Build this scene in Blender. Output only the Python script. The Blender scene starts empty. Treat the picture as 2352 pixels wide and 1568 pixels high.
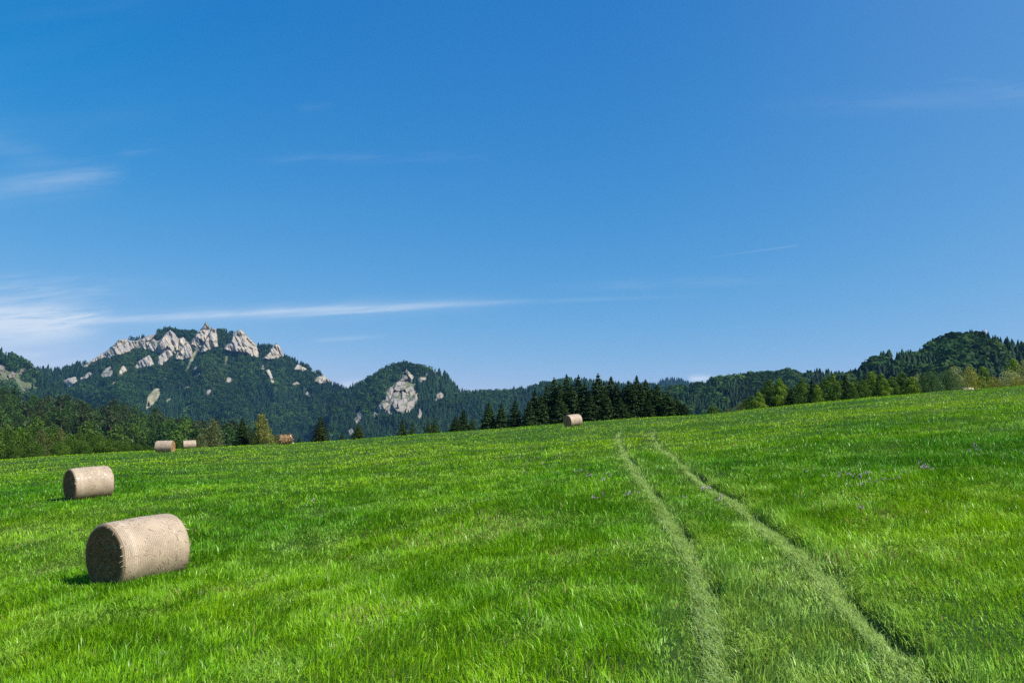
import bpy, math, random
import numpy as np
from mathutils import Vector, Matrix

random.seed(7)
RNG = np.random.default_rng(11)
scene = bpy.context.scene
COL = scene.collection
R_ = math.radians

# ------------------------------------------------------------------ camera
W, H = 1024.0, 682.0
F = 887.0                      # focal length in pixels of a 1024 wide frame
CAM_H = 2.6
PITCH = R_(8.3)
cam_d = bpy.data.cameras.new("camera")
cam = bpy.data.objects.new("camera", cam_d)
COL.objects.link(cam)
cam_d.sensor_width = 36.0
cam_d.lens = 36.0 * F / W
cam_d.clip_start = 0.1
cam_d.clip_end = 30000
cam.location = (0, 0, CAM_H)
cam.rotation_euler = (math.pi / 2 + PITCH, 0, 0)
scene.camera = cam


def uv(px, py):
    """direction of a picture point as slopes: U = x/y, V = z/y"""
    px = np.asarray(px, float)
    py = np.asarray(py, float)
    cx = (px - W / 2) / F
    cy = (H / 2 - py) / F
    dy = math.cos(PITCH) - cy * math.sin(PITCH)
    dz = math.sin(PITCH) + cy * math.cos(PITCH)
    return cx / dy, dz / dy


# ------------------------------------------------------------------ noise
_TAB = np.random.default_rng(5).random((256, 256))


def vnoise(x, y, seed=0):
    x = np.asarray(x, float) + seed * 17.31
    y = np.asarray(y, float) + seed * 9.77
    xi = np.floor(x).astype(int)
    yi = np.floor(y).astype(int)
    fx = x - xi
    fy = y - yi
    fx = fx * fx * (3 - 2 * fx)
    fy = fy * fy * (3 - 2 * fy)
    x0 = xi & 255
    x1 = (xi + 1) & 255
    y0 = yi & 255
    y1 = (yi + 1) & 255
    a = _TAB[x0, y0] * (1 - fx) + _TAB[x1, y0] * fx
    b = _TAB[x0, y1] * (1 - fx) + _TAB[x1, y1] * fx
    return a * (1 - fy) + b * fy


def fbm(x, y, octv=4, seed=0):
    s = 0.0
    amp = 0.5
    for o in range(octv):
        s = s + amp * (vnoise(x * 2 ** o, y * 2 ** o, seed + o) - 0.5)
        amp *= 0.55
    return s * 2


def smooth(a, b, x):
    t = np.clip((np.asarray(x, float) - a) / (b - a), 0, 1)
    return t * t * (3 - 2 * t)


# ------------------------------------------------------------------ mesh helpers
def mk(name, V, faces, mat, parent=None, col=None, smooth_shade=False, link=True):
    """V (n,3); faces: list of int arrays (m,k); col (n,3) point colour -> one mesh object"""
    V = np.ascontiguousarray(V, np.float32)
    me = bpy.data.meshes.new(name)
    me.vertices.add(len(V))
    me.vertices.foreach_set("co", V.ravel())
    idx = np.concatenate([np.asarray(f, np.int32).ravel() for f in faces])
    tot = np.concatenate([np.full(len(f), np.asarray(f).shape[1], np.int32) for f in faces])
    start = np.concatenate([[0], np.cumsum(tot)[:-1]]).astype(np.int32)
    me.loops.add(len(idx))
    me.loops.foreach_set("vertex_index", idx)
    me.polygons.add(len(tot))
    me.polygons.foreach_set("loop_start", start)
    me.polygons.foreach_set("loop_total", tot)
    if smooth_shade:
        me.polygons.foreach_set("use_smooth", np.ones(len(tot), bool))
    if col is not None:
        at = me.attributes.new("col", 'FLOAT_COLOR', 'POINT')
        c = np.ones((len(V), 4), np.float32)
        c[:, :3] = col
        at.data.foreach_set("color", c.ravel())
    me.update(calc_edges=True)
    me.materials.append(mat)
    o = bpy.data.objects.new(name, me)
    if link:
        COL.objects.link(o)
    if parent is not None:
        o.parent = parent
    return o


def grid_faces(nu, nv):
    i = np.arange(nu - 1)[:, None] * nv + np.arange(nv - 1)[None, :]
    i = i.ravel()
    return np.stack([i, i + nv, i + nv + 1, i + 1], 1)


def empty(name, loc=(0, 0, 0)):
    o = bpy.data.objects.new(name, None)
    o.location = loc
    o.empty_display_size = 0.3
    COL.objects.link(o)
    return o


def tag(o, label=None, cat=None, group=None, kind=None):
    if label:
        o["label"] = label
    if cat:
        o["category"] = cat
    if group:
        o["group"] = group
    if kind:
        o["kind"] = kind
    return o


# ------------------------------------------------------------------ materials
def new_mat(name):
    m = bpy.data.materials.new(name)
    m.use_nodes = True
    nt = m.node_tree
    nt.nodes.clear()
    out = nt.nodes.new("ShaderNodeOutputMaterial")
    return m, nt, out


def leaf_mat(name, trans=0.35, gloss=0.05, rough=0.45, rnd=0.35, tint=(1, 1, 1)):
    """foliage: colour attribute, translucency, a little sheen, a random value per object"""
    m, nt, out = new_mat(name)
    n = nt.nodes
    L = nt.links.new
    at = n.new("ShaderNodeAttribute")
    at.attribute_name = "col"
    oi = n.new("ShaderNodeObjectInfo")
    mr = n.new("ShaderNodeMapRange")
    mr.inputs[3].default_value = 1 - rnd
    mr.inputs[4].default_value = 1 + rnd
    L(oi.outputs["Random"], mr.inputs[0])
    hs = n.new("ShaderNodeHueSaturation")
    L(at.outputs["Color"], hs.inputs["Color"])
    L(mr.outputs[0], hs.inputs["Value"])
    d = n.new("ShaderNodeBsdfDiffuse")
    t = n.new("ShaderNodeBsdfTranslucent")
    g = n.new("ShaderNodeBsdfGlossy")
    g.inputs["Roughness"].default_value = rough
    g.inputs["Color"].default_value = (0.9, 0.95, 0.85, 1)
    L(hs.outputs[0], d.inputs["Color"])
    mt = n.new("ShaderNodeMix")
    mt.data_type = 'RGBA'
    mt.blend_type = 'MULTIPLY'
    mt.inputs[0].default_value = 1
    L(hs.outputs[0], mt.inputs[6])
    mt.inputs[7].default_value = (1.25, 1.15, 0.55, 1)
    L(mt.outputs[2], t.inputs["Color"])
    m1 = n.new("ShaderNodeMixShader")
    m1.inputs[0].default_value = trans
    L(d.outputs[0], m1.inputs[1])
    L(t.outputs[0], m1.inputs[2])
    m2 = n.new("ShaderNodeMixShader")
    m2.inputs[0].default_value = gloss
    L(m1.outputs[0], m2.inputs[1])
    L(g.outputs[0], m2.inputs[2])
    L(m2.outputs[0], out.inputs[0])
    return m


def attr_mat(name, rough=0.9, bump=0.0, scale=1.0, noise_amt=0.0):
    m, nt, out = new_mat(name)
    n = nt.nodes
    L = nt.links.new
    at = n.new("ShaderNodeAttribute")
    at.attribute_name = "col"
    b = n.new("ShaderNodeBsdfPrincipled")
    b.inputs["Roughness"].default_value = rough
    b.inputs["Specular IOR Level"].default_value = 0.15
    src = at.outputs["Color"]
    if noise_amt or bump:
        tc = n.new("ShaderNodeTexCoord")
        no = n.new("ShaderNodeTexNoise")
        no.inputs["Scale"].default_value = scale
        no.inputs["Detail"].default_value = 8
        no.inputs["Roughness"].default_value = 0.65
        L(tc.outputs["Object"], no.inputs["Vector"])
        mr = n.new("ShaderNodeMapRange")
        mr.inputs[1].default_value = 0.3
        mr.inputs[2].default_value = 0.7
        mr.inputs[3].default_value = 1 - noise_amt
        mr.inputs[4].default_value = 1 + noise_amt
        L(no.outputs["Fac"], mr.inputs[0])
        hs = n.new("ShaderNodeHueSaturation")
        L(src, hs.inputs["Color"])
        L(mr.outputs[0], hs.inputs["Value"])
        src = hs.outputs[0]
        if bump:
            bp = n.new("ShaderNodeBump")
            bp.inputs["Strength"].default_value = 1.0
            bp.inputs["Distance"].default_value = bump
            L(no.outputs["Fac"], bp.inputs["Height"])
            L(bp.outputs[0], b.inputs["Normal"])
    L(src, b.inputs["Base Color"])
    L(b.outputs[0], out.inputs[0])
    return m


M_GRASS = leaf_mat("grass_blades", trans=0.32, gloss=0.012, rough=0.32, rnd=0.0)
M_FLAT = leaf_mat("flattened_blades", trans=0.42, gloss=0.008, rough=0.4, rnd=0.0)
M_FOREST = leaf_mat("forest_foliage", trans=0.2, gloss=0.006, rough=0.6, rnd=0.0)
M_NEEDLE = leaf_mat("spruce_needles", trans=0.22, gloss=0.012, rough=0.55, rnd=0.22)
M_LEAF = leaf_mat("broad_leaves", trans=0.38, gloss=0.015, rough=0.5, rnd=0.22)
M_SOIL = attr_mat("meadow_soil", 0.95, 0.02, 9.0, 0.35)
M_HILL = attr_mat("hill_soil", 0.95, 2.0, 0.05, 0.3)
M_ROCK = attr_mat("limestone", 0.9, 5.0, 0.05, 0.22)
M_BARK = attr_mat("bark", 0.9, 0.02, 14.0, 0.35)

# ------------------------------------------------------------------ the ground
CREST = np.array([(-220, 470), (-80, 464), (0, 460), (54, 455.5), (100, 453), (155, 450), (205, 447), (256, 444.5), (300, 442.5), (340, 440),
                  (400, 435), (450, 431.5), (500, 428), (560, 423), (600, 420), (640, 417), (690, 415),
                  (720, 412.5), (756, 408.5), (800, 403.5), (840, 399.5), (884, 395.5), (920, 392.5), (960, 389.8), (1024, 385), (1100, 380), (1300, 372)], float)
cu, ce = uv(CREST[:, 0], CREST[:, 1])
UG = np.linspace(-1.4, 1.4, 561)
ce_s = np.interp(UG, cu, ce)
k = np.exp(-0.5 * (np.arange(-16, 17) / 4.0) ** 2)
ce_s = np.convolve(np.pad(ce_s, 16, mode='edge'), k / k.sum(), mode='valid')
RC = 420.0
Y0 = np.interp(UG, [-0.6, 0.05, 0.5, 0.7], [92, 92, 70, 66])
ys = np.linspace(40, 160, 481)
AA = np.maximum(ys[None, :] - Y0[:, None], 0)
MM = ((-CAM_H - AA ** 2 / (2 * RC)) / ys[None, :]).max(1)
CSL = ce_s - MM - 0.0012       # grass stands a little above the soil


def ground0(x, y):
    x = np.asarray(x, float)
    y = np.asarray(y, float)
    ye = np.maximum(y, 6.0)
    U = np.clip(x / ye, -1.4, 1.4)
    c = np.interp(U, UG, CSL)
    a = np.maximum(y - np.interp(U, UG, Y0), 0)
    z = c * y - a * a / (2 * RC)
    z = z - 0.62 * np.exp(-((x + 9) / 8.0) ** 2 - ((y - 15) / 9.0) ** 2)
    fade = 1 - smooth(80, 110, y)
    z = z + fade * (0.16 * fbm(x / 5.0, y / 5.0, 3, 3) + 0.05 * fbm(x / 1.1, y / 1.1, 2, 8))
    # level valley floor beyond the crest
    d = (z + 14.0) / 5.0
    return np.where(d > 20, z, -14.0 + 5.0 * np.log1p(np.exp(np.clip(d, -40, 20))))


def hit(px, py, ymin=4.0, ymax=130.0):
    """where the ray through a picture point meets the meadow"""
    U, V = uv(px, py)
    U = float(U)
    V = float(V)
    yy = np.arange(ymin, ymax, 0.05)
    dz = ground0(U * yy, yy) - (CAM_H + V * yy)
    i = np.argmax(dz >= 0)
    if dz[i] < 0:
        i = np.argmax(dz)
    return U * yy[i], yy[i]


S = 1 / 2.297
RUT_L = [(1428, 985), (1420, 1005), (1437, 1050), (1470, 1100), (1510, 1150), (1550, 1210), (1578, 1260), (1600, 1310), (1617, 1370), (1632, 1430), (1645, 1500), (1655, 1568), (1672, 1700)]
RUT_R = [(1500, 985), (1503, 1010), (1540, 1045), (1580, 1082), (1632, 1125), (1690, 1160), (1745, 1205), (1800, 1245), (1850, 1292), (1892, 1332), (1935, 1390), (1985, 1440), (2045, 1500), (2105, 1568), (2220, 1700)]
RUTS = [np.array([hit(a * S, b * S) for a, b in r]) for r in (RUT_L, RUT_R)]


def rut_dist(x, y):
    """distance to the nearest rut line and signed position across the pair (0 left rut, 1 right rut)"""
    out = []
    for r in RUTS:
        d = np.full(x.shape, 1e9)
        for p, q in zip(r[:-1], r[1:]):
            e = q - p
            t = np.clip(((x - p[0]) * e[0] + (y - p[1]) * e[1]) / (e @ e), 0, 1)
            d = np.minimum(d, np.hypot(x - p[0] - t * e[0], y - p[1] - t * e[1]))
        out.append(d)
    return out


def hollow(y, left):
    """where the tyre dug a short deeper hollow along a rut, 0..1"""
    t = np.log(np.maximum(np.asarray(y, float), 3.0)) * 12.0
    return smooth(0.45, 0.66, vnoise(t, np.where(left, 3.3, 8.7), 23))


def rut_x(y):
    res = []
    for r in RUTS:
        o = np.argsort(r[:, 1])
        res.append(np.interp(y, r[o, 1], r[o, 0]))
    return res


def ground(x, y):
    z = ground0(x, y)
    dl, dr = rut_dist(np.asarray(x, float), np.asarray(y, float))
    d = np.minimum(dl, dr)
    rl, rr = rut_x(np.asarray(y, float))
    s = np.where(dl < dr, np.asarray(x) - rl, np.asarray(x) - rr)
    wob = 0.5 + 1.0 * vnoise(np.asarray(x) * 1.3, np.asarray(y) * 0.7, 21)
    hol = hollow(y, dl < dr)
    return z - (0.05 * wob * np.exp(-(d / 0.22) ** 2) + 0.09 * hol * np.exp(-((s - 0.16) / 0.12) ** 2)) * (1 - smooth(45, 60, y))


nu, nv = 520, 620
gu = np.linspace(-1.35, 1.35, nu)
gy = np.concatenate([np.linspace(-12, 5, 24), np.exp(np.linspace(math.log(5.2), math.log(130), 440)), np.exp(np.linspace(math.log(132), math.log(7000), nv - 464))])
YY = np.repeat(gy[None, :], nu, 0)
XX = gu[:, None] * np.maximum(YY, 6.0)
ZZ = ground(XX.ravel(), YY.ravel()).reshape(XX.shape)
gcol = np.empty((nu * nv, 3))
gn = fbm(XX.ravel() / 3, YY.ravel() / 3, 4, 40)[:, None]
gcol[:] = np.array([0.026, 0.062, 0.006]) * (1 + 0.6 * gn) + np.array([0.03, 0.02, 0.006]) * smooth(0.15, 0.5, gn)
GV = np.stack([XX.ravel(), YY.ravel(), ZZ.ravel()], 1)
g = mk("meadow_ground", GV, [grid_faces(nu, nv)], M_SOIL, col=gcol, smooth_shade=True)
tag(g, "sloping green meadow rising to the right in front of the wooded hills", "meadow", kind="structure")

# ------------------------------------------------------------------ bales: placed first, the grass keeps out of them
BALES = [  # px, py of the ground point under the middle, distance, radius, length, heading of the axis (deg from +x), label
    dict(px=147.0, Y=17.7, r=0.655, l=1.46, head=57, kind="net",
         label="large pale hay bale lying closest to the camera, dark end turned left"),
    dict(px=92.5, Y=31.8, r=0.60, l=1.34, head=47, kind="net",
         label="pale net wrapped hay bale in the grass just beyond the largest bale"),
    dict(px=165, Y=88.0, r=0.62, l=1.62, head=0, kind="net",
         label="far hay bale with its sunlit orange end showing, by the bushes"),
    dict(px=189.5, Y=104.0, r=0.53, l=1.42, head=24, kind="net",
         label="small square looking pale hay bale right beside the one with the orange end"),
    dict(px=286, Y=98.0, r=0.56, l=1.30, head=10, kind="loose",
         label="shaggy brown hay bale on the crest right of the yellowish birch"),
    dict(px=573.5, Y=84.0, r=0.59, l=1.50, head=40, kind="net",
         label="hay bale on the crest in front of the dark spruce stand"),
    dict(px=967, Y=86.0, r=0.60, l=1.45, head=3, kind="net",
         label="hay bale mostly hidden behind the crest, only its pale top showing"),
]
for b in BALES:
    U, _ = uv(b["px"], 450)
    if b["px"] == 967:      # the one behind the crest: as far back as shows only its top
        U, V = [float(t) for t in uv(967, 386.9)]
        yy = np.arange(70, 130, 0.1)
        top = ground0(U * yy, yy) + b["r"] * 1.9 - CAM_H - V * yy
        i = np.nonzero((top < 0) & (yy > 75))[0]
        b["Y"] = float(yy[i[0]]) if len(i) else 95.0
    b["x"] = float(U) * b["Y"]
    b["y"] = b["Y"]


# ------------------------------------------------------------------ grass
def blades(n, seed, ylo, yhi, rho, sel=None):
    rng = np.random.default_rng(seed)
    yy = np.exp(np.linspace(math.log(ylo), math.log(yhi), 4000))
    hw = 0.655 * yy + 5.0          # reaches past the picture's sides, for a look from a step aside
    pdf = rho(yy) * hw * np.gradient(yy)
    cdf = np.cumsum(pdf)
    total = cdf[-1] * 2
    n = int(total * n)
    y = np.interp(rng.random(n) * cdf[-1], cdf, yy)
    x = (rng.random(n) * 2 - 1) * (0.655 * y + 5.0)
    return x, y, rng


def build_blades(name, x, y, z, hgt, wid, lean_az, lean, face_az, col, mat, curl=None):
    n = len(x)
    up = np.stack([np.zeros(n), np.zeros(n), np.ones(n)], 1)
    ld = np.stack([np.cos(lean_az), np.sin(lean_az), np.zeros(n)], 1)
    wd = np.stack([np.cos(face_az), np.sin(face_az), np.zeros(n)], 1)
    base = np.stack([x, y, z], 1)
    h = hgt[:, None]
    le = lean[:, None]
    # the blade bends over: three points along it
    m = base + up * h * 0.55 * np.cos(le * 0.5) + ld * h * 0.55 * np.sin(le * 0.5)
    t = m + up * h * 0.5 * np.cos(le * 1.5) + ld * h * 0.5 * np.sin(le * 1.5)
    w = wid[:, None] * 0.5
    V = np.stack([base - wd * w * 0.8, base + wd * w * 0.8, m - wd * w, m + wd * w, t], 1).reshape(-1, 3)
    i = np.arange(n) * 5
    q = np.stack([i, i + 1, i + 3, i + 2], 1)
    tr = np.stack([i + 2, i + 3, i + 4], 1)
    c = np.repeat(col, 5, 0)
    return mk(name, V, [q, tr], mat, col=c)


def keep_out(x, y):
    ok = np.ones(len(x), bool)
    for b in BALES:
        a = R_(b["head"])
        lx = (x - b["x"]) * math.cos(a) + (y - b["y"]) * math.sin(a)
        ly = -(x - b["x"]) * math.sin(a) + (y - b["y"]) * math.cos(a)
        ok &= ~((np.abs(lx) < b["l"] / 2 - 0.02) & (np.abs(ly) < b["r"] * 0.45))
    return ok


G_DEEP = np.array([0.052, 0.205, 0.003])
G_MID = np.array([0.120, 0.360, 0.004])
G_YEL = np.array([0.260, 0.455, 0.006])
G_PALE = np.array([0.280, 0.440, 0.085])
G_STRAW = np.array([0.36, 0.29, 0.12])


def grass_all():
    KD = 3.3
    rho = lambda y: np.minimum(1650.0, 887.0 ** 2 * CAM_H * KD / y ** 3)
    x, y, rng = blades(1.0, 3, 2.5, 118, rho)
    ok = keep_out(x, y)
    x, y = x[ok], y[ok]
    n = len(x)
    dl, dr = rut_dist(x, y)
    d = np.minimum(dl, dr)
    rl, rr = rut_x(y)
    across = (x - rl) / np.maximum(rr - rl, 0.2)
    near_t = 1 - smooth(52, 66, y)
    wob = 0.7 + 0.7 * vnoise(x * 1.1, y * 0.45, 33)
    sg = np.where(dl < dr, x - rl, x - rr)
    hol = hollow(y, dl < dr)
    brk = smooth(0.30, 0.55, vnoise(y * 0.9 + 3 * (dl < dr), x * 0.3, 27))
    rutw = np.clip(-0.07 + 0.15 * wob, 0.025, 0.18) * (0.5 + 0.5 * brk)
    in_rut = (d < rutw) & (sg < 0.07) & (near_t * 0.93 > rng.random(n))
    bare = (np.abs(sg - 0.14) < 0.075 * hol + 0.005) & (near_t > rng.random(n)) & (rng.random(n) < 0.9)
    # patchiness
    pa = fbm(x / 2.6, y / 4.0, 4, 51)          # lush / thin
    pb = fbm(x / 0.75, y / 1.0, 3, 61)         # tussocks
    pc = fbm(x / 7.0, y / 10.0, 3, 71)         # broad colour drift
    hgt = 0.114 * (1 + 0.35 * pa + 0.70 * pb) * rng.uniform(0.55, 1.45, n)
    tall = rng.random(n) < 0.08
    hgt = np.where(tall, hgt * 1.5, hgt)
    edge = np.exp(-((sg - 0.36) / 0.13) ** 2) * near_t * (0.25 + 0.9 * hol)
    hgt = hgt * (1 + 0.8 * edge) * np.where((sg > -0.5) & (sg < 0), 0.8, 1.0)
    hgt = np.clip(hgt, 0.045, 0.36)
    wid = np.maximum(0.0058 * rng.uniform(0.5, 1.7, n), 0.00052 * y * rng.uniform(0.6, 1.3, n))
    wid = np.where(tall, wid * (1.5 - 0.4 * smooth(15, 40, y)), wid)
    lean_az = rng.random(n) * 2 * math.pi
    # blades in a tussock lean the same way
    wind = 2.6 * math.pi * fbm(x / 1.1, y / 1.5, 3, 81) + 0.4
    follow = rng.random(n) < 0.68
    lean_az = np.where(follow, wind + rng.normal(0, 0.5, n), lean_az)
    lean = np.abs(rng.normal(0.58, 0.36, n)) + 0.45 * smooth(0.05, 0.35, fbm(x / 0.9, y / 1.2, 2, 83)) + 0.35 * np.clip(pb, 0, 1) + 0.5 * (rng.random(n) < 0.12)
    face = np.where(rng.random(n) < 0.6, lean_az + math.pi / 2 + rng.normal(0, 0.4, n), rng.random(n) * math.pi)
    # colour
    t = np.clip(0.42 + 0.75 * pc + -0.3 * pa + rng.normal(0, 0.22, n), 0, 1)[:, None]
    col = G_DEEP * (1 - t) + G_MID * t
    ty = np.clip(0.20 + 0.12 * smooth(2, 9, x) + 1.1 * pc + rng.normal(0, 0.28, n) + 0.48 * smooth(14, 60, y), 0, 1)[:, None]
    col = col * (1 - ty) + G_YEL * ty
    lushd = smooth(0.10, 0.38, pa + 0.5 * pb)[:, None] * 0.4 * (1 - 0.4 * smooth(30, 80, y))[:, None]
    col = col * (1 - lushd) + G_DEEP * 1.1 * lushd
    # pale, greyish flattened grass between and beside the ruts close to the camera
    band = 1.3 * np.exp(-((across - 0.52) / 0.48) ** 2) * (1 - smooth(9.0, 14, y)) + np.exp(-((d - 0.1) / 0.35) ** 2) * 0.6 * near_t
    band = band * (0.55 + 0.9 * vnoise(x * 1.5, y * 0.9, 91))
    pale = np.clip(band * 0.75 + tall * (1 - 0.8 * smooth(12, 40, y)) * rng.uniform(0.0, 0.6, n) + 0.18 * smooth(0.1, 0.4, -pa) + 0.25 * smooth(0.12, 0.35, fbm(x / 0.9, y / 1.2, 2, 83)) * (1 - smooth(18, 45, y)), 0, 0.85)[:, None]  # tall blades also paled near the camera: glints painted into their colour
    col = col * (1 - pale) + G_PALE * pale
    straw = (rng.random(n) < 0.010 * (1 - smooth(15, 40, y)) + 0.16 * smooth(0.20, 0.42, fbm(x / 1.5, y / 1.6, 3, 101)) * smooth(-0.1, 0.3, pc))
    col[straw] = G_STRAW * rng.uniform(0.6, 1.1, (straw.sum(), 1))
    col *= rng.uniform(0.6, 1.4, (n, 1))
    for b in BALES[:2]:
        q = np.hypot(x - b["x"], y - b["y"])
        hgt = np.where(q < 1.35, hgt * 0.62, hgt)
    z = ground(x, y) - 0.01
    # grass standing up
    up = ~in_rut & ~bare
    o = build_blades("meadow_grass", x[up], y[up], z[up], hgt[up], wid[up], lean_az[up], lean[up], face[up], col[up], M_GRASS)
    tag(o, "fresh green grass covering the whole meadow", "grass", kind="stuff")
    # grass pressed flat by the wheels
    r = in_rut
    nr = r.sum()
    xx, yy2 = np.repeat(x[r], 3), np.repeat(y[r], 3)
    nr *= 3
    xx = xx + rng.normal(0, 0.055, nr)
    yy2 = yy2 + rng.normal(0, 0.06, nr)
    cc = np.repeat(col[r], 3, 0) * 0.25 + np.array([0.42, 0.58, 0.30]) * 0.75
    cc *= rng.uniform(0.65, 1.25, (nr, 1))
    faz = rng.normal(-2.3, 0.8, nr)
    o = build_blades("flattened_grass", xx, yy2, ground(xx, yy2) - 0.005, rng.uniform(0.08, 0.20, nr), np.repeat(wid[r], 3) * 1.25,
                     faz, rng.uniform(0.6, 1.05, nr), faz + math.pi / 2 + rng.normal(0, 0.3, nr), cc, M_FLAT)
    tag(o, "pale flattened grass pressed down in the two wheel tracks", "grass", kind="stuff")
    return n


n_grass = grass_all()

# low broad leaves (clover, plantain) between the blades
def undergrowth():
    rng = np.random.default_rng(77)
    n = 5000
    yy = np.exp(np.linspace(math.log(6), math.log(60), 3000))
    pdf = np.minimum(120, 30000 / yy ** 2.4) * yy * np.gradient(yy)
    cdf = np.cumsum(pdf)
    y = np.interp(rng.random(n) * cdf[-1], cdf, yy)
    x = (rng.random(n) * 2 - 1) * 0.68 * y
    dens = fbm(x / 1.8, y / 2.4, 3, 131)
    dl, dr = rut_dist(x, y)
    ok = (dens > 0.10) & keep_out(x, y) & (np.minimum(dl, dr) > 0.2)
    x, y = x[ok], y[ok]
    n = len(x)
    z = ground(x, y) + rng.uniform(0.02, 0.09, n)
    s = np.maximum(rng.uniform(0.007, 0.016, n), 0.0006 * y)
    a = rng.random(n) * 2 * math.pi
    tx, ty = rng.normal(0, 0.45, n), rng.normal(0, 0.45, n)
    d1 = np.stack([np.cos(a), np.sin(a), tx], 1) * s[:, None]
    d2 = np.stack([-np.sin(a), np.cos(a), ty], 1) * s[:, None] * 0.7
    c = np.stack([x, y, z], 1)
    V = np.stack([c - d1, c + d2, c + d1, c - d2], 1).reshape(-1, 3)
    i = np.arange(n) * 4
    col = (np.array([0.065, 0.17, 0.006]) * rng.uniform(0.6, 1.6, (n, 1))) + np.array([0.03, 0.03, 0]) * rng.random((n, 1))
    o = mk("clover", V, [np.stack([i, i + 1, i + 2, i + 3], 1)], M_GRASS, col=np.repeat(col, 4, 0))
    tag(o, "low clover and broad leaves growing among the meadow grass", "clover", kind="stuff")


undergrowth()


# ------------------------------------------------------------------ hay bales
def straw_mat(name, base, net):
    m, nt, out = new_mat(name)
    n = nt.nodes
    L = nt.links.new
    tc = n.new("ShaderNodeTexCoord")
    at = n.new("ShaderNodeAttribute")
    at.attribute_name = "col"
    b = n.new("ShaderNodeBsdfPrincipled")
    b.inputs["Roughness"].default_value = 0.55 if net else 0.85
    b.inputs["Specular IOR Level"].default_value = 0.35 if net else 0.1
    mp = n.new("ShaderNodeMapping")
    mp.inputs["Scale"].default_value = (34, 64, 64) if net else (30, 30, 30)
    L(tc.outputs["Object"], mp.inputs[0])
    no = n.new("ShaderNodeTexNoise")
    no.inputs["Scale"].default_value = 1.0
    no.inputs["Detail"].default_value = 6
    no.inputs["Roughness"].default_value = 0.75
    L(mp.outputs[0], no.inputs[0])
    no2 = n.new("ShaderNodeTexNoise")
    no2.inputs["Scale"].default_value = 3.0
    no2.inputs["Detail"].default_value = 4
    L(tc.outputs["Object"], no2.inputs[0])
    mr = n.new("ShaderNodeMapRange")
    mr.inputs[1].default_value = 0.3
    mr.inputs[2].default_value = 0.7
    mr.inputs[3].default_value = 0.74 if net else 0.45
    mr.inputs[4].default_value = 1.2 if net else 1.4
    L(no.outputs["Fac"], mr.inputs[0])
    mr2 = n.new("ShaderNodeMapRange")
    mr2.inputs[1].default_value = 0.3
    mr2.inputs[2].default_value = 0.7
    mr2.inputs[3].default_value = 0.8
    mr2.inputs[4].default_value = 1.15
    L(no2.outputs["Fac"], mr2.inputs[0])
    mu = n.new("ShaderNodeMath")
    mu.operation = 'MULTIPLY'
    L(mr.outputs[0], mu.inputs[0])
    L(mr2.outputs[0], mu.inputs[1])
    val = mu.outputs[0]
    height = no.outputs["Fac"]
    if net:
        wv = n.new("ShaderNodeTexWave")
        wv.wave_type = 'BANDS'
        wv.bands_direction = 'X'
        wv.inputs["Scale"].default_value = 8.5
        wv.inputs["Distortion"].default_value = 0.6
        wv.inputs["Detail"].default_value = 1
        L(tc.outputs["Object"], wv.inputs[0])
        m3 = n.new("ShaderNodeMapRange")
        m3.inputs[3].default_value = 0.78
        m3.inputs[4].default_value = 1.12
        L(wv.outputs["Fac"], m3.inputs[0])
        mu2 = n.new("ShaderNodeMath")
        mu2.operation = 'MULTIPLY'
        L(val, mu2.inputs[0])
        L(m3.outputs[0], mu2.inputs[1])
        val = mu2.outputs[0]
        ad = n.new("ShaderNodeMath")
        ad.operation = 'MULTIPLY_ADD'
        ad.inputs[1].default_value = 0.35
        L(wv.outputs["Fac"], ad.inputs[0])
        L(no.outputs["Fac"], ad.inputs[2])
        height = ad.outputs[0]
    hs = n.new("ShaderNodeHueSaturation")
    L(at.outputs["Color"], hs.inputs["Color"])
    L(val, hs.inputs["Value"])
    bp = n.new("ShaderNodeBump")
    bp.inputs["Strength"].default_value = 0.8
    bp.inputs["Distance"].default_value = 0.012 if net else 0.03
    L(height, bp.inputs["Height"])
    L(bp.outputs[0], b.inputs["Normal"])
    L(hs.outputs[0], b.inputs["Base Color"])
    L(b.outputs[0], out.inputs[0])
    return m


M_NET = straw_mat("net_wrapped_straw", None, True)
M_STRAW = straw_mat("cut_straw", None, False)
M_STALK = leaf_mat("straw_stalks", trans=0.15, gloss=0.08, rough=0.4, rnd=0.0)
C_NET = np.array([0.415, 0.325, 0.225])
C_HAY = np.array([0.17, 0.112, 0.055])
C_LOOSE = np.array([0.25, 0.150, 0.060])


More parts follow.
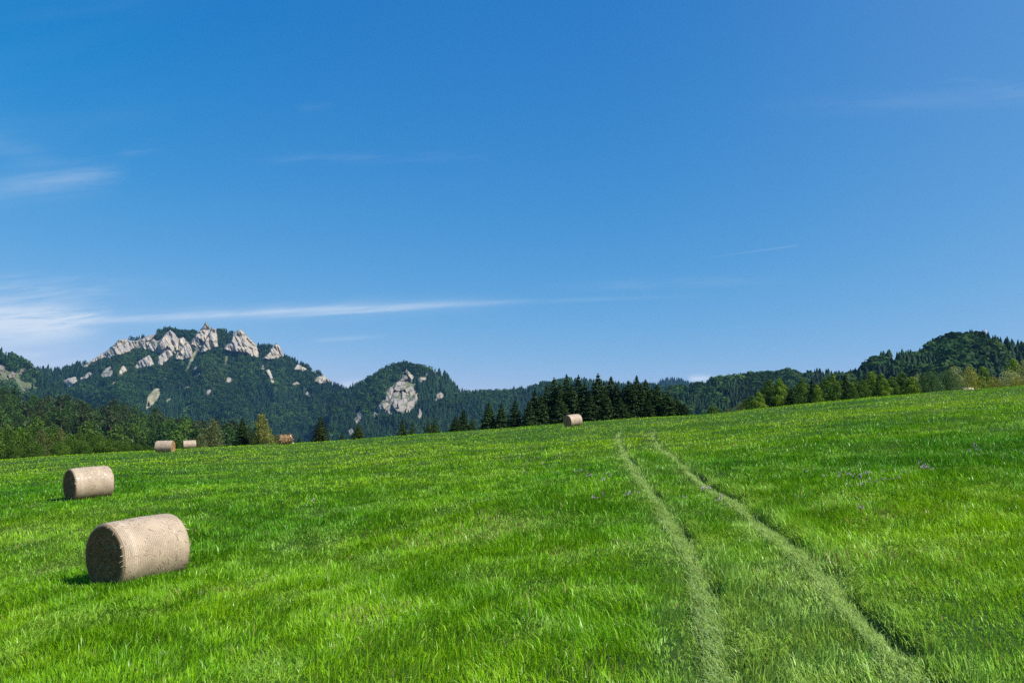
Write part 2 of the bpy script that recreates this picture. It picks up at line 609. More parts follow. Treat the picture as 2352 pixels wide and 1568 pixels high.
def make_bale(b, seed):
    rng = np.random.default_rng(seed)
    r, l = b["r"], b["l"]
    a = R_(b["head"])
    ux, uy = math.cos(a), math.sin(a)
    x, y = b["x"], b["y"]
    z1 = float(ground(np.array([x + ux * l / 2]), np.array([y + uy * l / 2]))[0])
    z0 = float(ground(np.array([x - ux * l / 2]), np.array([y - uy * l / 2]))[0])
    root = empty("hay_bale", (x, y, (z0 + z1) / 2 - 0.03 - (0.08 if b["Y"] < 20 else 0)))
    root.rotation_euler = (0, -math.atan2(z1 - z0, l), a)
    tag(root, b["label"], "hay bale", "hay bales left lying on the meadow")
    loose = b["kind"] == "loose"

    def radius(th, xx):
        w = 0.022 * fbm(np.cos(th) * 1.6 + 3 + xx * 1.2, np.sin(th) * 1.6 + 7 - xx, 3, seed) * r / 0.6
        if loose:
            w = w * 4
        rr = r * (1 + w)
        # sags flat where it lies
        zz = np.sin(th)
        rr = np.where(zz < -0.86, np.minimum(rr, r * 0.90 / np.maximum(-zz, 0.86) + 0.004), rr)
        return rr

    # curved side with rounded shoulders
    nt_, nx = 120, 60
    th = np.linspace(0, 2 * math.pi, nt_, endpoint=False)
    sh = 0.065
    xs = np.concatenate([-l / 2 + sh * (1 - np.cos(np.linspace(0, math.pi / 2, 9))), np.linspace(-l / 2 + sh, l / 2 - sh, nx - 16)[1:-1],
                         l / 2 - sh * (1 - np.cos(np.linspace(math.pi / 2, 0, 9)))])
    nx = len(xs)
    e = np.clip((np.abs(xs) - (l / 2 - sh)) / sh, 0, 1)
    drop = 0.06 * (1 - np.sqrt(np.clip(1 - e * e, 0, 1)))
    TH, XS = np.meshgrid(th, xs, indexing='ij')
    RR = radius(TH, XS) - drop[None, :] - 0.018 * (XS / (l / 2)) ** 2
    zc = r * 0.90
    V = np.stack([XS, RR * np.cos(TH), RR * np.sin(TH) + zc], 2).reshape(-1, 3)
    i, j = np.meshgrid(np.arange(nt_), np.arange(nx - 1), indexing='ij')
    i2 = (i + 1) % nt_
    Fq = np.stack([i * nx + j, i2 * nx + j, i2 * nx + j + 1, i * nx + j + 1], 2).reshape(-1, 4)
    rim = np.clip(e * 1.3 + 0.25 * fbm(TH * 4, XS * 9, 3, seed + 3), 0, 1)[..., None] ** 1.5
    base = C_LOOSE if loose else C_NET
    low_brown = smooth(-0.45, -0.95, np.sin(TH))[..., None] * 0.55  # browner and darker towards the underside
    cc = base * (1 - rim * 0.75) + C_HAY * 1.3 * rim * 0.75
    cc = cc * (1 - low_brown) + np.array([0.25, 0.16, 0.07]) * low_brown
    # band where the net overlaps
    if not loose:
        seam = np.exp(-((XS + l / 2 - 0.24) / 0.035) ** 2)[..., None] * 0.18
        cc = cc * (1 - seam) + np.array([0.68, 0.62, 0.52]) * seam
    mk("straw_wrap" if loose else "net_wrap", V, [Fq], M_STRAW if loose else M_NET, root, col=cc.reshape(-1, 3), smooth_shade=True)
    # end faces, rolled straw in rings
    for sgn in (-1, 1):
        nr = 26
        rad = np.linspace(0.0, 1.0, nr)
        TH2, RD = np.meshgrid(th, rad, indexing='ij')
        rim_r = (radius(TH2, np.full_like(TH2, sgn * l / 2)) - 0.06 - 0.018) * RD
        off = 0.035 * fbm(np.cos(TH2) * RD * 6 + 2, np.sin(TH2) * RD * 6, 4, seed + 9 + sgn) + 0.012 * np.sin(RD * 40 + TH2 * 1.0) - 0.02
        off = off * (1 - RD ** 8) + 0.0
        Vd = np.stack([sgn * (l / 2 + off), rim_r * np.cos(TH2), rim_r * np.sin(TH2) + zc], 2).reshape(-1, 3)
        i, j = np.meshgrid(np.arange(nt_), np.arange(nr - 1), indexing='ij')
        i2 = (i + 1) % nt_
        Fd = np.stack([i * nr + j, i2 * nr + j, i2 * nr + j + 1, i * nr + j + 1], 2).reshape(-1, 4)
        if sgn > 0:
            Fd = Fd[:, ::-1]
        cd = C_HAY * (0.8 + 0.5 * vnoise(TH2 * 3, RD * 16 + TH2, seed + 5))[..., None]
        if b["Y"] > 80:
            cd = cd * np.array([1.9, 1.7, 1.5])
        mk("straw_end", Vd, [Fd], M_STRAW, root, col=cd.reshape(-1, 3), smooth_shade=True)
    # stray stalks
    n = 900 if b["Y"] < 25 else (450 if b["Y"] < 40 else (500 if not loose else 1600))
    t = rng.random(n) * 2 * math.pi
    xx = rng.uniform(-l / 2, l / 2, n)
    ends = rng.random(n) < 0.35
    rd = radius(t, xx) - 0.018 * (xx / (l / 2)) ** 2
    ee = np.clip((np.abs(xx) - (l / 2 - sh)) / sh, 0, 1)
    rd = rd - 0.06 * (1 - np.sqrt(np.clip(1 - ee * ee, 0, 1)))
    P = np.stack([xx, rd * np.cos(t), rd * np.sin(t) + zc], 1)
    Nn = np.stack([np.zeros(n), np.cos(t), np.sin(t)], 1)
    rr2 = np.sqrt(rng.random(n)) * (r - 0.12)
    sg = np.where(rng.random(n) < 0.5, -1, 1)
    Pe = np.stack([sg * (l / 2 - 0.02), rr2 * np.cos(t), rr2 * np.sin(t) + zc], 1)
    Ne = np.stack([sg, np.zeros(n), np.zeros(n)], 1)
    P = np.where(ends[:, None], Pe, P)
    Nn = np.where(ends[:, None], Ne, Nn)
    D = rng.normal(0, 1, (n, 3))
    D -= (D * Nn).sum(1, keepdims=True) * Nn
    D /= np.linalg.norm(D, axis=1, keepdims=True)
    D = D + Nn * rng.uniform(-0.02, 0.10 if not loose else 0.6, (n, 1)) + Nn * (rng.random((n, 1)) < 0.07) * 0.5
    Wd = np.cross(D, Nn)
    Wd /= np.linalg.norm(Wd, axis=1, keepdims=True)
    ln = rng.uniform(0.03, 0.11, (n, 1)) * (1.6 if loose else 1)
    wd = np.maximum(0.0022, 0.0003 * b["Y"]) * rng.uniform(0.7, 1.5, (n, 1))
    P = P + Nn * 0.004
    Vs = np.stack([P - Wd * wd, P + Wd * wd, P + D * ln + Wd * wd * 0.6, P + D * ln - Wd * wd * 0.6], 1).reshape(-1, 3)
    i = np.arange(n) * 4
    cs = np.where(ends[:, None], C_HAY * 1.5, (C_LOOSE * 1.3 if loose else C_NET * 1.15)) * rng.uniform(0.6, 1.3, (n, 1))
    ls = mk("loose_straw", Vs, [np.stack([i, i + 1, i + 2, i + 3], 1)], M_STALK, root, col=np.repeat(cs, 4, 0))
    ls["kind"] = "stuff"
    return root


for q, b in enumerate(BALES):
    make_bale(b, 200 + q)


# ------------------------------------------------------------------ foliage prototypes
def kites(P, Nn, size, rng, asp=0.6, jitter=0.8):
    """one leaf-shaped face at every point"""
    n = len(P)
    N2 = Nn + rng.normal(0, jitter, (n, 3))
    N2 /= np.linalg.norm(N2, axis=1, keepdims=True)
    A = rng.normal(0, 1, (n, 3))
    A -= (A * N2).sum(1, keepdims=True) * N2
    A /= np.linalg.norm(A, axis=1, keepdims=True)
    B = np.cross(N2, A)
    s = size[:, None]
    V = np.stack([P - A * s, P + B * s * asp, P + A * s, P - B * s * asp], 1).reshape(-1, 3)
    i = np.arange(n) * 4
    return V, np.stack([i, i + 1, i + 2, i + 3], 1)


def taper(points, radii, sides=7):
    """tapered tube through points"""
    P = np.array(points, float)
    vs, fs = [], []
    for q, (p, r) in enumerate(zip(P, radii)):
        t = P[min(q + 1, len(P) - 1)] - P[max(q - 1, 0)]
        t /= np.linalg.norm(t)
        a = np.cross(t, [0.3, 1, 0.1])
        a /= np.linalg.norm(a)
        c = np.cross(t, a)
        an = np.linspace(0, 2 * math.pi, sides, endpoint=False)
        vs.append(p + r * (np.cos(an)[:, None] * a + np.sin(an)[:, None] * c))
    V = np.concatenate(vs)
    for q in range(len(P) - 1):
        for s in range(sides):
            s2 = (s + 1) % sides
            fs.append((q * sides + s, q * sides + s2, (q + 1) * sides + s2, (q + 1) * sides + s))
    return V, np.array(fs)


def join(parts):
    vs, fs, off = [], [], 0
    for V, Fc in parts:
        vs.append(V)
        fs.append(Fc + off)
        off += len(V)
    return np.concatenate(vs), np.concatenate(fs)


def spruce_geo(seed, cA, cB, base_r=0.25, whorls=26, droop=0.28, full=0.85, n_sub=5, power=0.85):
    """unit-high conifer: whorls of drooping branches made of small needle sprays"""
    rng = np.random.default_rng(seed)
    P, Nn, S_, C = [], [], [], []
    for q in range(whorls):
        f = (q + rng.uniform(-0.3, 0.3)) / (whorls - 1)
        f = min(max(f, 0), 1)
        z = 0.03 + 0.95 * f ** 0.92
        L = base_r * (1 - f) ** power * rng.uniform(0.8, 1.12) + 0.006
        nb = int(6 + 6 * (1 - f))
        a0 = rng.random() * 6.28
        for k_ in range(nb):
            a = a0 + k_ * 2 * math.pi / nb + rng.normal(0, 0.2)
            Lb = L * rng.uniform(0.62, 1.18)
            ns = max(2, int(n_sub * (0.4 + 1.4 * L / base_r)))
            for s_ in range(ns * 2):
                u = rng.uniform(0.15, 1.0) ** full
                rr = Lb * u
                dz = -droop * rr * u + 0.10 * Lb * u * u * u
                side = rng.normal(0, 0.16) * rr
                P.append((math.cos(a) * rr - math.sin(a) * side, math.sin(a) * rr + math.cos(a) * side, z + dz + rng.normal(0, 0.006)))
                Nn.append((math.cos(a) * 0.5, math.sin(a) * 0.5, 0.75))
                S_.append(rng.uniform(0.014, 0.030) * (0.6 + 0.6 * (1 - f)))
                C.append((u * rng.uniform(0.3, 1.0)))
    # leader
    for q in range(14):
        P.append((rng.normal(0, 0.002), rng.normal(0, 0.002), 0.95 + 0.055 * q / 14))
        Nn.append((1, 0, 0.2))
        S_.append(0.007)
        C.append(0.8)
    P, Nn, S_, C = map(np.array, (P, Nn, S_, C))
    V, Fc = kites(P, Nn, S_, rng, 0.55, 0.45)
    C = C[:, None]
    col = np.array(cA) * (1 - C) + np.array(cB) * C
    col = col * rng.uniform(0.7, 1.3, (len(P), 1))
    return V, Fc, np.repeat(col, 4, 0)


def broad_geo(seed, cA, cB, n=3400, lobes=13, width=0.36, z0=0.10, leaf=0.021, top_sharp=0.7, gap=0.55):
    """unit-high broadleaf crown: leaves on the skins of many lobes, uneven outline, gaps"""
    rng = np.random.default_rng(seed)
    cs, rs, tone = [], [], []
    for q in range(lobes):
        f = (q + 0.5) / lobes
        z = z0 + (0.93 - z0) * f
        prof = math.sin(math.pi * min(1, (0.18 + 0.82 * f)) ** top_sharp) ** 0.7 if f < 0.98 else 0.2
        a = q * 2.4 + rng.uniform(-0.5, 0.5)
        rad = width * prof * rng.uniform(0.35, 0.85)
        cs.append((math.cos(a) * rad, math.sin(a) * rad, z))
        rs.append(width * rng.uniform(0.30, 0.52) * (0.55 + 0.6 * prof))
        tone.append(rng.random())
    cs, rs, tone = np.array(cs), np.array(rs), np.array(tone)
    w = rs ** 2
    k_ = rng.choice(lobes, n, p=w / w.sum())
    D = rng.normal(0, 1, (n, 3))
    D[:, 2] += 0.15
    D /= np.linalg.norm(D, axis=1, keepdims=True)
    bump = 1 + 0.35 * fbm(D[:, 0] * 2.4 + k_ * 3.1, D[:, 1] * 2.4 + D[:, 2] * 2.1, 3, seed)
    rr = rs[k_] * bump * rng.uniform(gap, 1.08, n) ** 0.6
    P = cs[k_] + D * rr[:, None] * np.array([1, 1, 0.92])
    P[:, 2] = np.clip(P[:, 2], 0.01, 1.02)
    V, Fc = kites(P, D, leaf * rng.uniform(0.6, 1.35, n), rng, 0.62, 0.75)
    c = np.clip(tone[k_] * 0.6 + rng.random(n) * 0.55 - 0.05, 0, 1)[:, None]
    col = np.array(cA) * (1 - c) + np.array(cB) * c
    col *= rng.uniform(0.75, 1.25, (n, 1))
    limbs = []
    limbs.append(taper([(0, 0, 0), (0.005, 0.004, z0 + 0.1), (0.0, 0.01, 0.5), (0.01, 0.0, 0.82)], [0.022, 0.017, 0.010, 0.003]))
    for q in range(0, lobes, 2):
        zc = max(0.08, cs[q][2] - 0.18)
        limbs.append(taper([(0, 0, zc), tuple(cs[q] * np.array([0.6, 0.6, 1]) + np.array([0, 0, -0.04])), tuple(cs[q])], [0.009, 0.006, 0.002], 5))
    return (V, Fc, np.repeat(col, 4, 0)), join(limbs)


BARK = (0.10, 0.075, 0.055)


class Proto:
    def __init__(self, crown, trunk, mat, radius, bark=BARK, crown_name="crown"):
        self.crown = mk(crown_name, crown[0], [crown[1]], mat, col=crown[2], link=False).data
        tc = np.tile(np.array(bark), (len(trunk[0]), 1))
        self.trunk = mk("trunk", trunk[0], [trunk[1]], M_BARK, col=tc, link=False, smooth_shade=True).data
        self.r = radius
        self.cn = crown_name


def conifer_trunk():
    return taper([(0, 0, 0), (0, 0, 0.3), (0.002, 0, 0.7), (0, 0, 0.97)], [0.020, 0.014, 0.007, 0.001])


PROTO = {}


def add_spruce(key, seeds, cA, cB, r, **kw):
    PROTO[key] = [Proto(spruce_geo(s, cA, cB, base_r=r, **kw), conifer_trunk(), M_NEEDLE, r) for s in seeds]


def add_broad(key, seeds, cA, cB, r, bark=BARK, **kw):
    out = []
    for s in seeds:
        cr, tr = broad_geo(s, cA, cB, width=r, **kw)
        out.append(Proto(cr, tr, M_LEAF, r * 1.1, bark))
    PROTO[key] = out


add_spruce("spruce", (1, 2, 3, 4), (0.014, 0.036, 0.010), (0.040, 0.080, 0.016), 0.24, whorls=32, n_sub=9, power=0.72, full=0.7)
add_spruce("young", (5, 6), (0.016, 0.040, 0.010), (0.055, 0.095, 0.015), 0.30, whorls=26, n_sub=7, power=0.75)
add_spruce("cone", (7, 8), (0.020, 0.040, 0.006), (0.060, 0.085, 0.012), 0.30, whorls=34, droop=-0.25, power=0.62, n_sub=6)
add_broad("leafy", (11, 12, 13, 14), (0.032, 0.088, 0.011), (0.095, 0.170, 0.018), 0.30)
add_broad("lime", (15, 16), (0.065, 0.150, 0.010), (0.185, 0.275, 0.022), 0.30)
add_broad("hedge", (21, 22, 23), (0.030, 0.082, 0.008), (0.090, 0.165, 0.014), 0.50, z0=0.05, lobes=16, n=3800, leaf=0.024)
add_broad("brownish", (24,), (0.060, 0.095, 0.020), (0.140, 0.150, 0.042), 0.45, z0=0.05, lobes=14)
add_broad("darkwillow", (31, 32), (0.034, 0.085, 0.027), (0.076, 0.145, 0.048), 0.50, z0=0.05, lobes=18, n=5200, leaf=0.018)
add_broad("palewillow", (33, 34, 35), (0.136, 0.187, 0.060), (0.374, 0.408, 0.187), 0.48, z0=0.05, lobes=18, n=4200, leaf=0.018)
add_broad("olive", (41, 42), (0.065, 0.105, 0.026), (0.190, 0.215, 0.080), 0.42, z0=0.05, lobes=16, n=4000)
add_broad("birch", (43,), (0.095, 0.135, 0.022), (0.235, 0.225, 0.042), 0.36, z0=0.06, lobes=15, n=3800, bark=(0.5, 0.48, 0.44))
add_broad("yellowbush", (44, 45), (0.153, 0.187, 0.025), (0.323, 0.323, 0.051), 0.55, z0=0.04, lobes=14)
add_broad("woodtree", (51, 52, 53), (0.022, 0.062, 0.012), (0.062, 0.125, 0.020), 0.34, lobes=14, n=2600, leaf=0.026)
add_broad("woodpine", (54, 55), (0.028, 0.055, 0.015), (0.060, 0.088, 0.026), 0.28, lobes=18, n=2400, leaf=0.022, gap=0.3)
add_broad("woodlight", (56,), (0.050, 0.115, 0.012), (0.100, 0.180, 0.022), 0.36, lobes=12, n=2400, leaf=0.026)


def place_tree(name, kind, x, y, hgt, halfw, label, cat="tree", group=None, sink=0.15, z=None):
    p = random.choice(PROTO[kind])
    if z is None:
        z = float(ground0(np.array([x]), np.array([y]))[0])
    root = empty(name, (x, y, z - sink))
    sx = halfw * 1.12 / p.r
    root.scale = (sx, sx, hgt)
    root.rotation_euler = (0, 0, random.random() * 6.28)
    tag(root, label, cat, group)
    for nm, me in ((p.cn, p.crown), ("trunk", p.trunk)):
        o = bpy.data.objects.new(nm, me)
        COL.objects.link(o)
        o.parent = root
    return root


def tree_at(name, kind, px, top, hw, Y, label, cat="tree", group=None):
    U, V = uv(px, top)
    x = float(U) * Y
    ztop = CAM_H + float(V) * Y
    zg = float(ground0(np.array([x]), np.array([Y]))[0])
    return place_tree(name, kind, x, Y, ztop - zg + 0.15, hw * Y / F, label, cat, group)


ORD = ["first", "second", "third", "fourth", "fifth", "sixth", "seventh", "eighth", "ninth", "tenth", "eleventh", "twelfth", "thirteenth", "fourteenth",
       "fifteenth", "sixteenth", "seventeenth", "eighteenth", "nineteenth", "twentieth", "twenty-first", "twenty-second", "twenty-third", "twenty-fourth",
       "twenty-fifth", "twenty-sixth", "twenty-seventh", "twenty-eighth", "twenty-ninth", "thirtieth"]

ORD += ["thirty-" + q for q in ("first", "second", "third", "fourth", "fifth", "sixth", "seventh", "eighth", "ninth")] + ["fortieth"] + ["forty-" + q for q in ("first", "second", "third", "fourth", "fifth")]
# single trees on the crest, left of the spruce stand
for (nm, kd, px, top, hw, Y, lb) in [
    ("willow_tree", "olive", 213, 417.5, 11, 122, "bushy grey-green tree beside the two far hay bales"),
    ("willow_bush", "olive", 201, 433, 7, 118, "low grey-green bush at the foot of the bushy grey-green tree"),
    ("pine_tree", "spruce", 243, 417, 9.5, 124, "dark pine between the grey-green tree and the yellowish birch"),
    ("birch_tree", "birch", 262, 413, 12.5, 122, "yellowish olive birch beside the dark pine"),
    ("round_bush", "olive", 276, 433, 7, 126, "low green bush between the yellowish birch and the shaggy bale"),
    ("young_spruce", "young", 299.5, 436, 5, 120, "very small dark shrub just right of the shaggy brown bale"),
    ("cypress_tree", "cone", 321, 416, 9, 116, "largest cone shaped evergreen standing alone on the crest"),
    ("young_spruce", "young", 342.3, 431, 3.6, 118, "tiny spruce between the two cone shaped evergreens"),
    ("cypress_tree", "cone", 358.5, 423.5, 7, 116, "smaller cone shaped evergreen standing alone on the crest"),
    ("spruce_tree", "young", 403, 417.5, 7, 118, "larger spruce of the left pair on the crest"),
    ("spruce_tree", "young", 412.5, 422, 4.5, 117, "smaller spruce of the left pair on the crest"),
    ("spruce_tree", "young", 428.5, 419, 6, 120, "left spruce of the short pair growing into each other"),
    ("spruce_tree", "young", 435, 417.5, 7, 121, "right spruce of the short pair growing into each other"),
    ("spruce_tree", "spruce", 455.5, 415, 7.5, 122, "left spruce of the close trio on the crest"),
    ("spruce_tree", "spruce", 463.5, 408.5, 8, 124, "tallest middle spruce of the close trio on the crest"),
    ("spruce_tree", "young", 472.5, 416.5, 6, 120, "right spruce of the close trio on the crest"),
    ("spruce_tree", "spruce", 489, 400.5, 9.5, 122, "left spruce of the pair just left of the dark stand"),
    ("spruce_tree", "spruce", 501.5, 402.5, 9, 121, "right spruce of the pair just left of the dark stand"),
]:
    tree_at(nm, kd, px, top, hw, Y, lb, "bush" if "bush" in nm else "tree", "trees dotted along the crest of the meadow")

# the dark spruce stand behind the bale
STAND = [(515, 399, 9, 118), (529, 399.5, 9, 117), (541, 393, 10, 120), (554, 376.5, 13, 122), (566.5, 373.5, 12, 124), (578.5, 374, 13, 122), (590, 391, 10, 118),
         (598, 372.5, 13.5, 120), (611, 375.5, 13, 122), (620, 396, 10, 116), (628, 380, 12, 120), (636.5, 374.5, 11.5, 123), (645.5, 378.5, 12, 121), (657, 383.5, 12, 118),
         (668, 391, 11, 116), (676, 395, 10.5, 117), (684, 403, 8, 116), (648, 398, 9, 112), (560, 395, 11, 116), (606, 392, 11, 115), (535, 389, 11, 121), (547, 384, 11, 124), (572, 383, 12, 120), (585, 382, 12, 121), (594, 381, 12, 123), (604, 380, 12, 124), (617, 383, 12, 121), (624, 385, 12, 123), (632, 383, 12, 119), (641, 384, 12, 119), (652, 387, 12, 121), (663, 392, 11, 119), (560, 382, 12, 121)]
STAND.sort()
for q, (px, top, hw, Y) in enumerate(STAND):
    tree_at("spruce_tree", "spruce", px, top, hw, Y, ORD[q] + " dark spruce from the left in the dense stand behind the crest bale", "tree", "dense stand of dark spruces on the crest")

# the bright green row on the right
ROWR = [("leafy", 713.5, 404, 7.5, 118), ("brownish", 727, 407.5, 6, 118), ("palewillow", 741, 402, 8, 116), ("leafy", 752, 395, 8, 112), ("lime", 758, 391, 7, 110), ("leafy", 768.5, 378.5, 9, 112),
        ("lime", 779, 377.5, 8.5, 112), ("spruce", 791, 388, 8, 106), ("leafy", 802, 377.5, 8, 110), ("spruce", 812, 377, 7, 108), ("lime", 817, 384, 6, 104), ("leafy", 825.5, 375, 8, 110),
        ("lime", 832.5, 372, 8, 112), ("leafy", 837, 380, 7, 105), ("spruce", 845, 374, 7, 108), ("leafy", 852, 381, 6, 104), ("leafy", 862, 378.5, 7.5, 106), ("lime", 872.5, 370, 9.5, 112),
        ("leafy", 880, 372, 9, 110), ("lime", 884, 377, 7, 103), ("leafy", 892, 374.5, 8, 108), ("leafy", 902, 370, 9, 110), ("lime", 911, 375.5, 9, 108), ("palewillow", 917, 373, 8, 118)]
for px, top in ((746, 398), (763, 386), (774, 383), (785, 383), (796, 384), (807, 382), (821, 381), (841, 377), (848, 379), (856, 378), (867, 377), (877, 379), (888, 378), (897, 375), (907, 376), (915, 379), (922, 374)):
    ROWR.append(("leafy", px, top, 7.5, 116))
ROWR.sort(key=lambda r: r[1])
for q, (kd, px, top, hw, Y) in enumerate(ROWR):
    nm = "spruce_tree" if kd == "spruce" else "willow_bush" if kd == "palewillow" else "bush" if kd == "brownish" else "leafy_tree"
    w = {"leafy": "green leafy tree", "lime": "bright lime green tree", "spruce": "dark narrow spruce", "palewillow": "pale grey-green willow", "brownish": "olive low bush"}[kd]
    tree_at(nm, kd, px, top, hw, Y, w + ", " + ORD[q] + " from the left in the row right of the spruce stand", "tree", "row of trees along the right crest of the meadow")
for (nm, kd, px, top, hw, Y, lb) in [
    ("willow_bush", "darkwillow", 931, 371, 14, 104, "broad dark green willow bush left of the hidden bale"),
    ("willow_bush", "darkwillow", 949, 368.5, 14, 106, "second broad dark green willow bush touching the hidden bale's left side"),
    ("willow_tree", "palewillow", 954, 365, 12, 116, "pale silvery willow crown rising behind the dark willow bushes"),
    ("leafy_tree", "yellowbush", 970, 366, 12, 112, "yellow-green willow right above the hidden bale"),
    ("leafy_tree", "lime", 983, 365, 9, 114, "upright green tree between the yellow-green willow and the silvery willows"),
    ("willow_bush", "yellowbush", 994, 376, 10, 104, "low yellowish bush right of the hidden bale"),
    ("willow_tree", "palewillow", 1008, 369, 13, 106, "silvery willow at the right end of the row, lower one"),
    ("willow_tree", "palewillow", 1026, 358.5, 20, 112, "tall silvery willow cut by the right edge of the picture"),
    ("leafy_tree", "lime", 1014, 357, 9, 122, "green tree standing behind the silvery willows"),
    ("willow_bush", "yellowbush", 1016, 377, 10, 100, "low yellow-green bush in front of the tall silvery willow"),
    ("willow_tree", "palewillow", 1060, 355, 20, 110, "silvery willow beyond the right end of the row"),
]:
    tree_at(nm, kd, px, top, hw, Y, lb, "bush" if "bush" in nm else "tree", "willows at the right end of the crest")

# bright hedge bushes at the left edge
HEDGE = [(-22, 424, 14, 128), (-6, 425, 13, 124), (8, 424.5, 13, 126), (20, 426, 12, 122), (31, 425, 12, 126), (43, 429, 11, 122), (50, 428, 11, 125), (61, 427, 11, 126), (70, 433, 10, 120), (79, 431, 11, 122),
         (89, 429, 12, 124), (100, 433, 10, 120), (108, 438, 9, 120), (117, 440, 9, 120), (127, 442, 8, 119), (138, 443, 8, 120), (148, 444.5, 7, 118), (177, 441, 6, 122),
         (12, 443, 9, 116), (36, 441, 9, 116), (60, 441, 9, 116), (84, 440, 9, 115)]
HEDGE.sort()
for q, (px, top, hw, Y) in enumerate(HEDGE):
    kd = "brownish" if px in (61, 43) else "hedge"
    w = "olive turning bush" if kd == "brownish" else "dense green bush"
    tree_at("hedge_bush", kd, px, top, hw, Y, w + ", " + ORD[q] + " from the left in the hedge at the left meadow edge", "bush", "bushes in the hedge at the left edge of the meadow")


# ------------------------------------------------------------------ hills and mountains
class Layer:
    """a hillside: ridge line in picture points, base, distances; its surface is a slope with spurs and a back side"""
    def __init__(self, ridge, vb_py, Yb, Yr, amp, fu, seed, drop=0.0, back=1.25, power=1.0):
        r = np.array(ridge, float)
        u, v = uv(r[:, 0], r[:, 1] + drop)
        self.u, self.v = u, v
        self.vb = float(uv(512, vb_py)[1])
        self.Yb, self.Yr, self.amp, self.fu, self.seed, self.back, self.pw = Yb, Yr, amp, fu, seed, back, power

    def vr(self, U):
        return np.interp(U, self.u, self.v)

    def Y(self, U, V):
        s = np.clip((V - self.vb) / np.maximum(self.vr(U) - self.vb, 1e-4), 0, 1)
        base = self.Yb + (self.Yr - self.Yb) * s ** self.pw
        sp = fbm(U * self.fu + 0.6 * s, s * 1.3 + U * 4, 4, self.seed)
        return base + self.amp * sp * np.sin(np.pi * np.clip(0.12 + 0.8 * s, 0, 1))

    def point(self, U, V):
        Y = self.Y(U, V)
        return np.stack([U * Y, Y, CAM_H + V * Y], -1)


def hillside(name, L, u0, u1, nu, ns, label, col, scree=None):
    U = np.linspace(u0, u1, nu)
    s = np.linspace(0, 1, ns)
    UU, SS = np.meshgrid(U, s, indexing='ij')
    VR = L.vr(UU)
    VV = L.vb + (VR - L.vb) * SS
    P = L.point(UU, VV)
    # back side going down behind the ridge
    nb = 16
    t = np.linspace(0, 1, nb + 1)[1:]
    ridge = P[:, -1, :]
    Yk = ridge[:, None, 1] * (1 + (L.back - 1) * t[None, :])
    Zk = ridge[:, None, 2] * (1 - t[None, :] ** 1.4) + (-15) * t[None, :] ** 1.4
    Bk = np.stack([U[:, None] * Yk, Yk, Zk], -1)
    # skirt down into the valley floor
    ft = P[:, :1, :].copy()
    ft[:, :, 1] -= 60
    ft[:, :, 2] = -18
    ft[:, :, 0] = U[:, None] * ft[:, :, 1]
    A = np.concatenate([ft, P, Bk], 1)
    n2 = A.shape[1]
    cc = np.tile(np.array(col, float), (nu, n2, 1))
    nz = fbm(A[..., 0] / 60, A[..., 2] / 40, 4, L.seed + 5)[..., None]
    cc = cc * (1 + 0.5 * nz)
    if scree:
        for poly, c in scree:
            ins, dd = poly_dist(UU.ravel(), VV.ravel(), poly)
            w = np.where(ins, 1.0, 0.0).reshape(UU.shape)[..., None]
            w = w * np.clip(0.75 + 0.6 * fbm(UU * 900, VV * 900, 3, 77)[..., None], 0, 1)
            cc[:, 1:1 + ns] = cc[:, 1:1 + ns] * (1 - w) + np.array(c) * w
    o = mk(name, A.reshape(-1, 3), [grid_faces(nu, n2)], M_HILL, col=cc.reshape(-1, 3), smooth_shade=True)
    tag(o, label, "mountain" if "mountain" in name else "hill", kind="structure")
    return o


def poly_dist(U, V, poly):
    """inside test and distance to the outline, in (U,V) slopes"""
    p = np.array(poly)
    ins = np.zeros(U.shape, bool)
    d = np.full(U.shape, 1e9)
    n = len(p)
    for i in range(n):
        a, b = p[i], p[(i + 1) % n]
        cond = (a[1] > V) != (b[1] > V)
        with np.errstate(divide='ignore', invalid='ignore'):
            xi = (b[0] - a[0]) * (V - a[1]) / (b[1] - a[1]) + a[0]
        ins ^= cond & (U < xi)
        e = b - a
        t = np.clip(((U - a[0]) * e[0] + (V - a[1]) * e[1]) / max(e @ e, 1e-14), 0, 1)
        d = np.minimum(d, np.hypot(U - a[0] - t * e[0], V - a[1] - t * e[1]))
    return ins, d


def za(pts):      # picture points of three enlarged crops of the photograph
    return [(0.12755 * x, 275 + 0.12755 * y) for x, y in pts]


def zb(pts):
    return [(0.10884 * x, 312.5 + 0.10884 * y) for x, y in pts]


def zc_(pts):
    return [(250 + 0.10884 * x, 325 + 0.10884 * y) for x, y in pts]


def to_uv(pts):
    a = np.array(pts, float)
    u, v = uv(a[:, 0], a[:, 1])
    return np.stack([u, v], 1)


C_ROCK = np.array([0.390, 0.342, 0.266])
C_ROCKG = np.array([0.265, 0.245, 0.215])


